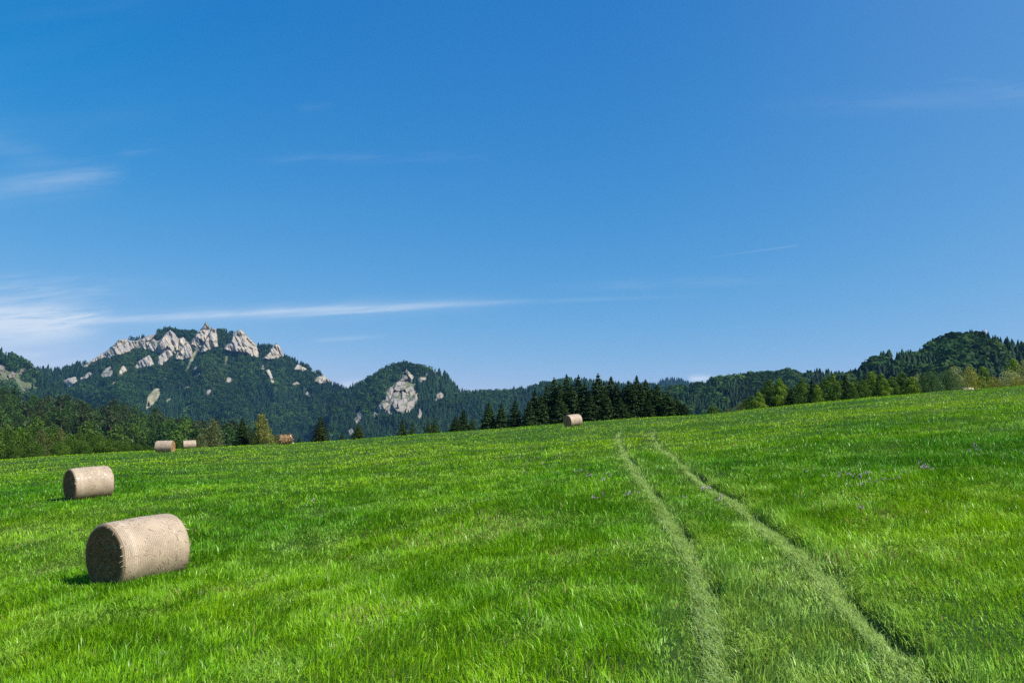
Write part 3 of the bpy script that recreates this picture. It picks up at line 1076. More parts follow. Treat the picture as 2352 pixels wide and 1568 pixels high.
def crag(parent, L, pts, label, seed, K=45, front=0, ledge=0.6, shade=1.0):
    """a limestone tower standing out of the slope"""
    poly = to_uv(pts)
    step = 0.42 / F
    lo, hi = poly.min(0) - step * 3, poly.max(0) + step * 3
    us = np.arange(lo[0], hi[0], step)
    vs = np.arange(lo[1], hi[1], step)
    UU, VV = np.meshgrid(us, vs, indexing='ij')
    wob = 0.7 / F * fbm(UU * F / 3.5, VV * F / 3.5, 3, seed)
    wob2 = 0.7 / F * fbm(UU * F / 3.5 + 40, VV * F / 3.5, 3, seed + 2)
    ins, d = poly_dist((UU + wob).ravel(), (VV + wob2).ravel(), poly)
    d = (np.where(ins, d, -d) * F + 0.75).reshape(UU.shape)          # in picture points
    ins = d > 0
    cell = ins[:-1, :-1] & ins[1:, :-1] & ins[1:, 1:] & ins[:-1, 1:]
    if cell.sum() < 4:
        return None
    used = np.zeros_like(ins)
    cnt = np.zeros(ins.shape, int)
    for dx in (0, 1):
        for dy in (0, 1):
            cnt[dx:cnt.shape[0] - 1 + dx, dy:cnt.shape[1] - 1 + dy] += cell
    used = cnt > 0
    rim = used & (cnt < 4)
    d = np.where(rim, 0, d)
    dmax = d.max()
    f = 1 - np.exp(-d / max(1.2, dmax * 0.38))
    # ribs: slanted blocks and hollows
    q1 = np.abs(fbm(UU * F / 7.0 + VV * F / 13.0, VV * F / 24.0, 3, seed + 4))
    q2 = fbm(UU * F / 3.2 + VV * F / 6.0, VV * F / 4.5, 4, seed + 8)
    # steep on the left side, the lit face turned to the right; broken by slanting blocks
    ux = np.clip((UU - lo[0]) / (hi[0] - lo[0]), 0, 1)
    f = np.clip(d / max(1.3, dmax * 0.20), 0, 1)
    saw = (UU * F / 6.5 + VV * F / 15.0 + 1.3 * fbm(UU * F / 11, VV * F / 14, 2, seed + 6)) % 1.0
    vy = np.clip((VV - lo[1]) / (hi[1] - lo[1]), 0, 1)      # the foot runs into the slope
    bulge = f * (K * (0.40 + 0.55 * smooth(0.05, 0.6, vy)) - K * 0.35 * ux - K * 0.13 * saw + K * 0.6 * (0.28 - q1) + K * 0.16 * q2)
    Y = L.Y(UU, np.minimum(VV, L.vr(UU)))
    Yf = Y - 3 - bulge - front
    Yk = Y - 3 + f * 18 - front
    idx = -np.ones(ins.shape, int)
    idx[used] = np.arange(used.sum())
    n = used.sum()

    def pos(Yv):
        return np.stack([UU * Yv, Yv, CAM_H + VV * Yv], -1)[used]
    ci, cj = np.nonzero(cell)
    q = np.stack([idx[ci, cj], idx[ci + 1, cj], idx[ci + 1, cj + 1], idx[ci, cj + 1]], 1)
    qb = q[:, ::-1] + n
    t = np.clip(0.5 + 0.9 * fbm(UU * F / 9 + VV * F / 16, VV * F / 9, 4, seed + 11), 0, 1)[used][:, None]
    c = C_ROCKG * (1 - t) + C_ROCK * t
    warm = smooth(0.2, 0.5, fbm(UU * F / 6, VV * F / 5, 3, seed + 14))[used][:, None]
    c = c * (1 - 0.35 * warm) + np.array([0.52, 0.40, 0.26]) * 0.35 * warm
    # cracks and grassy ledges
    cr = smooth(0.30, 0.42, fbm(UU * F / 1.6 + VV * F / 5, VV * F / 1.4, 3, seed + 17))[used][:, None]
    c = c * (1 - 0.45 * cr)
    led = smooth(0.22 if ledge < 0.7 else (0.08 if ledge < 0.9 else -0.05), 0.40 if ledge < 0.7 else 0.28, fbm(UU * F / 4.5, VV * F / 2.8, 3, seed + 19))[used][:, None]
    c = c * (1 - ledge * led) + np.array([0.060, 0.085, 0.030]) * ledge * led
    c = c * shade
    o = mk("rock_crag", np.concatenate([pos(Yf), pos(Yk)]), [np.concatenate([q, qb])], M_ROCK, parent, col=np.concatenate([c, c]))
    o["label"] = label
    return o


# --- far trees, merged into one mesh per hillside
def proto_conifer(seed, tiers=4, sides=7):
    rng = np.random.default_rng(seed)
    vs, fs = [], []
    off = 0
    for t in range(tiers):
        z0 = 0.05 + 0.80 * t / tiers
        z1 = z0 + 0.42 * (1 - 0.3 * t / tiers)
        z1 = min(z1, 1.0) if t < tiers - 1 else 1.0
        r = 0.20 * (1 - 0.78 * t / tiers)
        a = np.linspace(0, 2 * math.pi, sides * 2, endpoint=False) + rng.random() * 6
        rr = r * np.where(np.arange(sides * 2) % 2 == 0, 1.15, 0.6) * rng.uniform(0.75, 1.2, sides * 2)
        ring = np.stack([np.cos(a) * rr, np.sin(a) * rr, z0 + rng.normal(0, 0.02, sides * 2)], 1)
        vs.append(ring)
        vs.append(np.array([[rng.normal(0, .01), rng.normal(0, .01), z1]]))
        m = sides * 2
        for s in range(m):
            fs.append((off + s, off + (s + 1) % m, off + m))
        off += m + 1
    return np.concatenate(vs), np.array(fs)


def proto_round(seed, n=46, flat=0.42):
    rng = np.random.default_rng(seed)
    i = np.arange(n) + 0.5
    ph = np.arccos(1 - 1.75 * i / n)
    th = math.pi * (1 + 5 ** 0.5) * i
    D = np.stack([np.cos(th) * np.sin(ph), np.sin(th) * np.sin(ph), np.cos(ph)], 1)
    P = D * np.array([flat, flat, 0.46]) * rng.uniform(0.72, 1.1, (n, 1)) + np.array([0, 0, 0.54])
    V, Fq = kites(P, D * 1.2, 0.12 * rng.uniform(0.7, 1.3, n), rng, 0.8, 0.45)
    return V, Fq


def stamp(pv, pf, pos, hgt, wid, rng):
    n = len(pos)
    a = rng.random(n) * 2 * math.pi
    c, s = np.cos(a)[:, None], np.sin(a)[:, None]
    x = (pv[None, :, 0] * c - pv[None, :, 1] * s) * wid[:, None]
    y = (pv[None, :, 0] * s + pv[None, :, 1] * c) * wid[:, None]
    z = pv[None, :, 2] * hgt[:, None]
    V = np.stack([x, y, z], 2) + pos[:, None, :]
    Fc = pf[None] + (np.arange(n) * len(pv))[:, None, None]
    return V.reshape(-1, 3), Fc.reshape(-1, pf.shape[1])


PC = [proto_conifer(s, 4, 5) for s in range(5)]
PR = [proto_round(10 + s) for s in range(5)]
PCN = [proto_conifer(20 + s, 7, 7) for s in range(5)]
PRN = [proto_round(30 + s, 150) for s in range(5)]


def forest(name, L, u0, u1, spacing, hmin, hmax, seed, label, holes=(), conif=0.6, thin=0.012, near=False, ridge_extra=300, tone=1.0, v_min=None,
           cA=(0.010, 0.030, 0.013), cB=(0.020, 0.052, 0.016), cR1=(0.020, 0.058, 0.012), cR2=(0.050, 0.100, 0.018)):
    rng = np.random.default_rng(seed)
    # candidates spread evenly over the slope's area
    Ucs, Scs, w = [], [], []
    n_c = 160000
    U = rng.uniform(u0, u1, n_c)
    s = rng.random(n_c)
    VR = L.vr(U)
    V = L.vb + (VR - L.vb) * s
    if v_min is not None:
        ok = V > v_min
        U, V, s = U[ok], V[ok], s[ok]
    P = L.point(U, V)
    e = 1e-3
    Pu = L.point(U + e, V)
    Pv = L.point(U, V + e)
    area = np.linalg.norm(np.cross(Pu - P, Pv - P), axis=1) / e ** 2 * (u1 - u0) * (L.vr(U) - L.vb)
    keep = rng.random(len(U)) < area / len(U) / spacing ** 2 * (1 if v_min is None else len(U) / n_c)
    U, V, P = U[keep], V[keep], P[keep]
    # a line of trees along the ridge
    Ur = rng.uniform(u0, u1, ridge_extra)
    Vr = L.vr(Ur) - rng.random(ridge_extra) * 0.001
    U = np.concatenate([U, Ur])
    V = np.concatenate([V, Vr])
    P = np.concatenate([P, L.point(Ur, Vr)])
    n = len(U)
    hgt = rng.uniform(hmin, hmax, n) * (0.85 + 0.3 * vnoise(U * 60, V * 60, seed))
    dv = hgt / P[:, 1]
    bad = np.zeros(n, bool)
    few = rng.random(n)
    for hq, poly in enumerate(holes):
        lo, hi = poly.min(0) - 12 / F, poly.max(0) + 12 / F
        c_ = np.nonzero((U > lo[0]) & (U < hi[0]) & (V > lo[1]) & (V < hi[1]))[0]
        for q, e_ in ((0.1, 0.16), (0.5, 0.2), (0.7, 0.0), (0.5, -0.2), (0.1, -0.16)):
            ins, d = poly_dist(U[c_] + dv[c_] * e_, V[c_] + dv[c_] * q, poly)
            bad[c_] |= ins & (d * F > 0.35) & (few[c_] > (thin if hq == 0 else 0.012))
    U, V, P, hgt = U[~bad], V[~bad], P[~bad], hgt[~bad]
    n = len(U)
    mix = fbm(U * 26, V * 40, 4, seed + 1)
    is_c = (0.5 + 1.3 * mix + rng.normal(0, 0.22, n)) < conif
    pcs, prs = (PCN, PRN) if near else (PC, PR)
    parts_v, parts_f3, parts_f4, cols = [], [], [], []
    off = 0
    for grp, protos, con in ((is_c, pcs, True), (~is_c, prs, False)):
        ids = np.nonzero(grp)[0]
        ch = rng.integers(0, len(protos), len(ids))
        for k_, (pv, pf) in enumerate(protos):
            m = ids[ch == k_]
            if len(m) == 0:
                continue
            h = hgt[m] * (1.05 if con else 0.88) * np.where(rng.random(len(m)) < 0.06, 1.18, 1.0)
            wd = h * rng.uniform(0.8, 1.2, len(m)) * (1.18 if con else 1.1)
            pos = P[m] + np.array([0, 0, -1.0])
            Vv, Ff = stamp(pv, pf, pos, h, wd, rng)
            t = np.clip(0.5 + 0.9 * fbm(U[m] * 45, V[m] * 60, 3, seed + 3) + rng.normal(0, 0.25, len(m)), 0, 1)[:, None]
            c = (np.array(cA) * (1 - t) + np.array(cB) * t) if con else (np.array(cR1) * (1 - t) + np.array(cR2) * t)
            c = c * tone * 0.72 * rng.uniform(0.6, 1.5, (len(m), 1)) * (1 + 0.55 * fbm(U[m] * 18, V[m] * 30, 3, seed + 9)[:, None])
            cols.append(np.repeat(c, len(pv), 0) * rng.uniform(0.8, 1.2, (len(m) * len(pv), 1)))
            parts_v.append(Vv)
            (parts_f3 if pf.shape[1] == 3 else parts_f4).append(Ff + off)
            off += len(Vv)
    fl = []
    if parts_f3:
        fl.append(np.concatenate(parts_f3))
    if parts_f4:
        fl.append(np.concatenate(parts_f4))
    o = mk(name, np.concatenate(parts_v), fl, M_FOREST, col=np.concatenate(cols))
    tag(o, label, "forest", kind="stuff")
    print(name, n)
    return o


# ---- the rocky main mountain
R_MAIN = [(-60, 380), (20, 372)] + zb([(380, 500), (450, 505), (490, 517), (550, 507), (620, 487), (700, 457), (760, 442), (820, 427), (880, 392), (950, 352), (1020, 292), (1060, 257), (1110, 237), (1200, 227),
          (1280, 212), (1350, 187), (1440, 162), (1500, 132), (1560, 127), (1620, 157), (1700, 162), (1780, 152), (1840, 147), (1890, 120), (1930, 132), (2000, 142), (2100, 152), (2150, 167), (2210, 172), (2290, 212)]) + \
         zc_([(0, 118), (50, 160), (100, 182), (180, 172), (245, 165), (280, 205), (320, 262), (400, 302), (480, 332), (540, 377), (600, 412), (680, 442), (740, 517), (800, 530), (860, 565), (920, 590), (1100, 640), (1400, 720), (1700, 780)])
LM = Layer(R_MAIN, 486, 1750, 2600, 260, 9.0, 3, drop=4.0)
CR_MAIN = [
    (za([(1035, 525), (1160, 482), (1240, 520), (1330, 442), (1400, 495), (1440, 490), (1500, 560), (1500, 630), (1380, 648), (1400, 595), (1340, 608), (1240, 605), (1110, 568), (1040, 575)]), "broken grassy rock joining the jagged crags", 10),
    (za([(1480, 550), (1600, 400), (1660, 415), (1700, 430), (1703, 560), (1572, 600), (1500, 562)]), "broken grassy rock joining the summit towers", 10),
    (za([(820, 610), (880, 560), (935, 503), (985, 500), (1035, 520), (1050, 570), (1010, 605), (960, 618), (890, 632), (865, 656), (830, 645)]), "long pale crag at the left shoulder of the rocky mountain", 40),
    (za([(650, 715), (700, 680), (760, 640), (825, 603), (832, 642), (770, 662), (720, 688), (690, 716)]), "narrow pale rock strip running down the left ridge", 25),
    (za([(1035, 518), (1100, 506), (1160, 478), (1215, 460), (1185, 505), (1150, 520), (1130, 562), (1095, 552), (1050, 562)]), "low pale rock band left of the jagged crags", 25),
    (za([(1108, 562), (1140, 518), (1167, 513), (1157, 572), (1135, 576)]), "small leaning crag", 20),
    (za([(1153, 572), (1170, 530), (1200, 498), (1225, 520), (1237, 545), (1222, 592), (1190, 592)]), "small round topped crag left of the large jagged one", 28),
    (za([(1238, 545), (1265, 500), (1300, 460), (1330, 430), (1360, 453), (1390, 488), (1407, 520), (1397, 580), (1370, 608), (1340, 582), (1310, 562), (1290, 582), (1250, 588), (1233, 570)]), "large jagged crag with many ribs", 45),
    (za([(1396, 585), (1410, 500), (1435, 486), (1452, 520), (1440, 560), (1420, 592)]), "thin shaded pinnacle", 28),
    (za([(1378, 655), (1410, 600), (1440, 553), (1470, 533), (1497, 558), (1504, 612), (1502, 637), (1455, 653), (1410, 660)]), "smooth triangular slab below the jagged crag", 40),
    (za([(1232, 695), (1240, 640), (1280, 605), (1310, 588), (1340, 598), (1352, 625), (1320, 662), (1270, 708)]), "blocky crag below the jagged one", 32),
    (za([(1052, 724), (1075, 680), (1120, 655), (1160, 628), (1185, 638), (1202, 697), (1190, 712), (1130, 718), (1075, 732)]), "triangular crag in the middle of the wood", 32),
    (za([(785, 790), (830, 730), (860, 708), (879, 740), (884, 778), (870, 794), (800, 802)]), "small pointed crag in the wood", 24),
    (za([(922, 790), (945, 730), (968, 705), (992, 730), (999, 752), (960, 772), (930, 802)]), "small leaning pinnacle in the wood", 22),
    (za([(1570, 434), (1595, 400), (1612, 366), (1637, 400), (1652, 424), (1600, 436)]), "pointed summit peak of the rocky mountain", 20),
    (za([(1495, 545), (1520, 490), (1550, 443), (1590, 428), (1640, 423), (1662, 425), (1625, 482), (1600, 522), (1565, 500), (1572, 558), (1545, 563), (1520, 547)]), "left summit cliff with a shaded hollow", 40),
    (za([(1568, 606), (1600, 530), (1630, 470), (1660, 418), (1692, 418), (1699, 480), (1706, 558), (1670, 574), (1620, 594)]), "tall smooth summit tower", 50),
    (za([(1750, 578), (1800, 525), (1830, 458), (1870, 432), (1890, 430), (1922, 462), (1962, 498), (2002, 543), (2017, 580), (2031, 642), (1990, 634), (1930, 609), (1870, 604), (1800, 600)]), "broad pale triangular cliff right of the summit", 55),
    (za([(2066, 655), (2112, 605), (2118, 580), (2150, 548), (2170, 532), (2193, 560), (2208, 600), (2217, 634), (2170, 645), (2120, 660)]), "small triangular cliff farthest right on the summit ridge", 40),
    (zb([(578, 630), (640, 600), (690, 588), (712, 620), (680, 652), (640, 688), (600, 652)]), "grey rock at the left foot of the mountain", 24),
    (zb([(718, 612), (770, 585), (820, 543), (843, 560), (830, 582), (780, 607), (740, 618)]), "pale slanting rock above the grey one", 20),
    (zb([(1770, 525), (1795, 488), (1838, 485), (1815, 510), (1800, 530)]), "small pale rock in the wood", 14),
    (zb([(1735, 628), (1790, 580), (1835, 550), (1842, 575), (1800, 598)]), "small pale rock in the wood", 14),
    (zb([(1885, 745), (1905, 710), (1940, 700), (1938, 720), (1905, 765)]), "small pale rock in the wood", 14),
    (zb([(2065, 630), (2095, 590), (2120, 600), (2140, 630), (2100, 640)]), "small pale rock in the wood", 14),
    (zb([(1480, 625), (1500, 598), (1530, 600), (1515, 622)]), "small pale rock in the wood", 12),
    (zb([(1685, 690), (1720, 668), (1740, 680), (1700, 700)]), "small pale rock in the wood", 12),
    (zb([(930, 752), (955, 715), (982, 702), (970, 735), (945, 758)]), "small pale rock in the wood", 12),
    (zb([(1275, 660), (1300, 655), (1325, 680), (1290, 680)]), "small pale rock in the wood", 12),
    (zc_([(95, 405), (115, 370), (135, 385), (120, 410)]), "small pale rock on the right flank", 12),
    (zc_([(148, 420), (172, 405), (195, 455), (218, 520), (202, 545), (172, 470)]), "thin rock rib on the right flank", 14),
    (zc_([(402, 408), (430, 362), (460, 368), (522, 405), (505, 420), (460, 414)]), "flat pale rock high on the right flank", 20),
    (zc_([(585, 515), (620, 475), (670, 458), (712, 490), (728, 518), (640, 534)]), "rounded pale rock low on the right flank", 26),
    (zc_([(380, 540), (430, 518), (455, 540), (400, 560)]), "small pale rock on the right flank", 12),
    (zc_([(578, 430), (600, 418), (605, 440), (585, 445)]), "small pale rock on the right flank", 10),
    (zc_([(500, 620), (525, 610), (540, 650), (525, 655)]), "small pale rock on the right flank", 8),
]
SCREE_MAIN = [(to_uv(zb([(1335, 890), (1355, 800), (1350, 740), (1380, 745), (1430, 682), (1480, 692), (1460, 770), (1430, 815), (1380, 862)])), (0.34, 0.31, 0.19)),
              (to_uv(zb([(1690, 545), (1725, 490), (1755, 400), (1800, 335), (1830, 340), (1785, 420), (1745, 500), (1710, 550)])), (0.30, 0.30, 0.17)),
              (to_uv(zb([(1010, 670), (1060, 605), (1085, 590), (1075, 620), (1035, 665)])), (0.34, 0.31, 0.20)),
              (to_uv(zb([(2070, 480), (2060, 385), (2085, 390), (2105, 480), (2090, 500)])), (0.20, 0.22, 0.10)),
              (to_uv(zb([(1705, 880), (1745, 830), (1770, 800), (1765, 840), (1730, 885)])), (0.14, 0.20, 0.07)),
              (to_uv(zb([(1500, 820), (1560, 780), (1580, 785), (1520, 825)])), (0.26, 0.24, 0.17))]
u0 = float(uv(-40, 400)[0])
u1 = float(uv(560, 400)[0])
mt = hillside("mountain", LM, u0, u1, 640, 200, "steep wooded mountain crowned with pale limestone crags", (0.022, 0.045, 0.014), SCREE_MAIN)
for q, (pts, lb, K) in enumerate(CR_MAIN):
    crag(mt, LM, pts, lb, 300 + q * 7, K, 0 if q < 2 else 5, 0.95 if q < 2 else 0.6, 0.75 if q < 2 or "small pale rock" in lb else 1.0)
holes = [to_uv(p) for p, _, _ in CR_MAIN] + [s for s, _ in SCREE_MAIN]
forest("mountain_forest", LM, u0, float(uv(470, 400)[0]), 7.6, 13, 20, 61, "blue-green mixed forest covering the crag topped mountain", holes, conif=0.55, ridge_extra=420, v_min=-0.005)

# ---- a far slope seen in the saddle, left
# ---- nearer left hill with pale scree
R_LEFT = [(-120, 330), (-60, 340)] + zb([(0, 352), (30, 370), (100, 380), (170, 408), (230, 445), (270, 478), (310, 505), (370, 560), (430, 610), (520, 670), (620, 740), (800, 830)])
LL = Layer(R_LEFT, 470, 1350, 1850, 160, 12.0, 8, drop=5.0)
SC_LEFT = [(to_uv(zb([(-60, 480), (0, 465), (30, 510), (80, 535), (130, 560), (165, 545), (185, 610), (240, 640), (360, 652), (345, 690), (220, 690), (180, 700), (150, 640), (100, 660), (-60, 650)])), (0.125, 0.140, 0.075)),
           (to_uv(zb([(440, 600), (470, 575), (500, 600), (480, 615)])), (0.17, 0.18, 0.10))]
CR_LEFT = [(zb([(178, 690), (220, 698), (258, 740), (238, 760), (200, 732)]), "pale rock at the foot of the left hill", 16),
           (zb([(168, 562), (190, 520), (232, 508), (238, 542), (200, 560)]), "pale rock on the left hill", 16),
           (zb([(-40, 540), (-10, 480), (30, 490), (45, 535), (10, 560)]), "pale rock at the picture's left edge on the left hill", 16),
           (zb([(70, 570), (110, 540), (150, 560), (130, 600), (90, 600)]), "broken pale rock in the scree of the left hill", 14)]
ul1 = float(uv(85, 400)[0])
lh = hillside("hill_left", LL, float(uv(-100, 400)[0]), ul1, 200, 120, "wooded hill with pale scree at the left edge", (0.024, 0.048, 0.014), SC_LEFT)
for q, (pts, lb, K) in enumerate(CR_LEFT):
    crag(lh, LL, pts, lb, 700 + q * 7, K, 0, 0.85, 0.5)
forest("hill_forest", LL, float(uv(-100, 400)[0]), ul1, 8.0, 13, 21, 62, "sparse mixed forest on the scree hill at the left edge", [s for s, _ in SC_LEFT] + [to_uv(p) for p, _, _ in CR_LEFT], conif=0.6, thin=0.16, ridge_extra=120, v_min=-0.005)

# ---- second rounded hill with a rock face, and the long ridge right of it
R_SEC = zc_([(700, 690), (800, 640), (880, 600), (960, 552), (1050, 518), (1150, 452), (1250, 393), (1330, 358), (1420, 343), (1500, 358), (1570, 368), (1620, 393), (1700, 403), (1780, 428), (1820, 463), (1860, 523), (1920, 578),
             (1980, 608), (2060, 622), (2150, 604), (2250, 594)]) + [(505, 390), (520, 388.5), (533, 385.5), (549, 382), (561, 379.5), (576, 379), (587, 380), (598, 381), (620, 383.5), (652, 384), (700, 392), (760, 400)]
LS = Layer(R_SEC, 484, 1500, 2250, 200, 11.0, 15, drop=4.5)
CR_SEC = [
    (zc_([(1105, 850), (1140, 788), (1200, 705), (1250, 685), (1265, 740), (1222, 782), (1200, 820), (1160, 838)]), "slanting grey rock slab at the left foot of the rock face", 36),
    (zc_([(1240, 695), (1250, 620), (1290, 566), (1322, 590), (1300, 642), (1280, 695)]), "grey rock rib in the rock face of the rounded hill", 30),
    (zc_([(1318, 595), (1340, 540), (1400, 555), (1480, 556), (1512, 600), (1500, 645), (1450, 645), (1420, 592), (1370, 602)]), "upper grey rock band of the rounded hill", 28),
    (zc_([(1375, 515), (1400, 462), (1440, 452), (1452, 490), (1410, 513)]), "small grey rock under the hill top", 22),
    (zc_([(1418, 425), (1435, 408), (1470, 438), (1498, 470), (1482, 503), (1450, 462)]), "highest grey rock on the rounded hill", 22),
    (zc_([(1305, 725), (1330, 676), (1380, 688), (1430, 655), (1458, 700), (1442, 752), (1400, 793), (1350, 793), (1318, 762)]), "large grey middle slab of the rock face", 32),
    (zc_([(1543, 855), (1550, 780), (1560, 733), (1577, 800), (1567, 843)]), "thin upright rock spike right of the rock face", 20),
    (zc_([(1535, 505), (1560, 472), (1600, 478), (1632, 425), (1615, 492), (1570, 523)]), "small rock on the right shoulder", 18),
    (zc_([(1698, 692), (1710, 638), (1750, 616), (1783, 650), (1772, 673)]), "grey rock low on the right shoulder", 20),
    (zc_([(957, 875), (985, 808), (1020, 770), (1038, 820), (1012, 872), (980, 905)]), "separate rock spur left of the rock face", 24),
    (zc_([(885, 1005), (910, 958), (930, 935), (953, 970), (932, 1005)]), "low reddish rock at the hill's left foot", 18),
    (zc_([(1218, 795), (1260, 738), (1312, 758), (1322, 803), (1260, 814)]), "grey rock between the slabs", 20),
    (zc_([(1500, 640), (1530, 630), (1535, 685), (1515, 690)]), "small rock at the right rim of the rock face", 14),
    (zc_([(1675, 440), (1690, 425), (1722, 428), (1700, 458)]), "small rock on the top right", 12),
    (zc_([(1240, 715), (1275, 690), (1320, 620), (1372, 605), (1352, 690), (1310, 728), (1270, 750)]), "broken grey ledge between the rib and the middle slab", 20),
    (zc_([(1395, 600), (1450, 640), (1500, 640), (1462, 700), (1400, 672)]), "grey ledge under the upper rock band", 18),
    (zc_([(1450, 700), (1515, 645), (1528, 690), (1485, 775), (1440, 790), (1438, 745)]), "grey ledge right of the middle slab", 20),
    (zc_([(1330, 560), (1345, 525), (1375, 505), (1420, 515), (1440, 560)]), "grey rock rising from the upper rock band", 20),
    (zc_([(1440, 790), (1465, 765), (1470, 795)]), "small rock at the bottom of the rock face", 10),
]
SC_SEC = [(to_uv(zc_([(1190, 720), (1250, 600), (1300, 560), (1345, 530), (1390, 460), (1420, 410), (1490, 460), (1530, 560), (1545, 650), (1530, 700), (1480, 790), (1420, 800), (1330, 815), (1230, 815)])), (0.155, 0.165, 0.090)),
          (to_uv(zc_([(1690, 440), (1780, 440), (1850, 530), (1880, 580), (1800, 560), (1720, 500)])), (0.075, 0.120, 0.035))]
us0, us1 = float(uv(330, 400)[0]), float(uv(740, 400)[0])
sh = hillside("hill", LS, us0, us1, 480, 180, "rounded wooded hill with a grey rock face right of the crag topped mountain", (0.022, 0.045, 0.014), SC_SEC)
for q, (pts, lb, K) in enumerate(CR_SEC):
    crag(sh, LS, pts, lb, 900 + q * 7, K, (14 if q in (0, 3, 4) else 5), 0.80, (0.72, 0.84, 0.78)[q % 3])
forest("hill_forest", LS, us0, us1, 8.0, 14, 22, 63, "dark blue-green forest on the rounded hill with the grey rock face", [SC_SEC[0][0]] + [to_uv(p) for p, _, _ in CR_SEC], conif=0.72, thin=0.12, ridge_extra=500, v_min=-0.005)

# ---- small distant blue hill in the gap
R_FAR = [(610, 392), (640, 385), (652, 383.5), (658, 381.5), (664, 378.5), (671, 377.5), (679, 379), (686, 381), (695, 383), (720, 388), (760, 394)]
LF = Layer(R_FAR, 470, 3300, 4200, 150, 14, 23, drop=2.0)
uf0, uf1 = float(uv(612, 400)[0]), float(uv(758, 400)[0])
hillside("hill_far", LF, uf0, uf1, 120, 60, "small distant blue hill seen in the gap right of the spruce stand", (0.020, 0.045, 0.016))
forest("hill_forest", LF, uf0, uf1, 10.0, 16, 22, 64, "far blue forest on the small distant hill", conif=0.7, ridge_extra=160, v_min=0.05)

# ---- nearer right hills
def zd(pts):
    return [(750 + 0.1165 * x, 312.5 + 0.1165 * y) for x, y in pts]


R_RL = [(560, 428), (600, 414), (640, 399), (655, 391), (668, 386), (687, 381), (704, 379), (716, 376.5), (729, 372.5), (739, 371.5), (748, 370.5)] + zd([(50, 490), (150, 470), (200, 460), (300, 456), (400, 472), (500, 482), (620, 474), (700, 484), (800, 486), (900, 492)]) + [(900, 372), (1000, 380), (1100, 390)]
LR1 = Layer(R_RL, 470, 620, 1150, 90, 12, 31, drop=12.0)
ur0, ur1 = float(uv(600, 400)[0]), float(uv(1080, 400)[0])
hillside("hill_right_low", LR1, ur0, ur1, 220, 110, "long low wooded ridge behind the right row of trees", (0.018, 0.038, 0.012))
forest("hill_forest", LR1, ur0, ur1, 7.0, 13, 18, 65, "dark spruce forest with paler broadleaf trees on the long low ridge", conif=0.45, near=True, ridge_extra=160, v_min=0.03, tone=0.95)
R_RH = [(800, 400), (830, 384)] + zd([(860, 495), (960, 468), (1000, 435), (1080, 395), (1150, 365), (1250, 335), (1300, 338), (1400, 316), (1500, 312), (1540, 272), (1640, 228), (1720, 198), (1830, 178), (1900, 168), (1960, 174), (2030, 187), (2090, 175), (2160, 195), (2230, 225),
        (2280, 262), (2320, 240), (2352, 232)]) + [(1040, 342), (1100, 350), (1180, 360)]
LR2 = Layer(R_RH, 460, 420, 760, 60, 12, 37, drop=15.0)
uh0, uh1 = float(uv(815, 400)[0]), float(uv(1120, 400)[0])
hillside("hill_right", LR2, uh0, uh1, 160, 110, "rounded dark wooded hill with a mast at the right edge", (0.018, 0.038, 0.012))
forest("hill_forest", LR2, uh0, uh1, 6.6, 13, 19, 66, "dense dark forest on the rounded hill with the mast", conif=0.28, near=True, ridge_extra=90, v_min=0.04, tone=0.95)

# ---- low wooded hill on the left: every tree on its own
R_WO = [(-60, 385), (-20, 385)] + zb([(0, 692), (60, 690), (110, 720), (180, 800), (280, 782), (340, 762), (420, 782), (500, 832), (540, 792), (620, 782), (700, 802), (800, 842), (900, 872), (1040, 852), (1160, 872), (1300, 922), (1450, 942), (1550, 947),
        (1640, 982), (1750, 1002), (1850, 1032), (2000, 1042), (2200, 1062), (2352, 1090)]) + [(290, 436), (330, 446), (380, 455)]
LW = Layer(R_WO, 468, 300, 620, 40, 14, 43, drop=17.0)
hillside("hill_near", LW, float(uv(-80, 400)[0]), float(uv(370, 400)[0]), 200, 90, "low wooded hill in front of the crag topped mountain", (0.016, 0.036, 0.010))
rng = np.random.default_rng(99)
pts = []
tries = 0
while len(pts) < 185 and tries < 60000:
    tries += 1
    px = rng.uniform(-30, 250)
    U = float(uv(px, 400)[0])
    s = rng.random() ** 0.7
    V = LW.vb + (float(LW.vr(U)) - LW.vb) * s
    P = LW.point(np.array([U]), np.array([V]))[0]
    crest = float(np.interp(U, cu, ce))
    if V + 16 / P[1] < crest + 0.004:
        continue
    if any((P[0] - q[0]) ** 2 + (P[1] - q[1]) ** 2 < (6.5 + 3.0 * (s < 0.9)) ** 2 for q in pts):
        continue
    pts.append(P)
WOOD_LABEL = {"woodtree": "rounded dark green tree in the wood on the low left hill",
              "woodpine": "brownish olive pine in the wood on the low left hill",
              "woodlight": "fresh light green tree in the wood on the low left hill"}
for P in pts:
    kd = rng.choice(["woodtree", "woodpine", "woodlight"], p=[0.48, 0.40, 0.12])
    nm = {"woodtree": "broadleaf_tree", "woodpine": "pine_tree", "woodlight": "broadleaf_tree"}[kd]
    h = rng.uniform(13.5, 18.5) * (1.05 if kd == "woodpine" else 0.95)
    place_tree(nm, kd, float(P[0]), float(P[1]), h, h * rng.uniform(0.30, 0.40), WOOD_LABEL[kd], "tree", "trees of the wood on the low left hill: " + kd.replace("wood", ""), sink=0.5, z=float(P[2]))

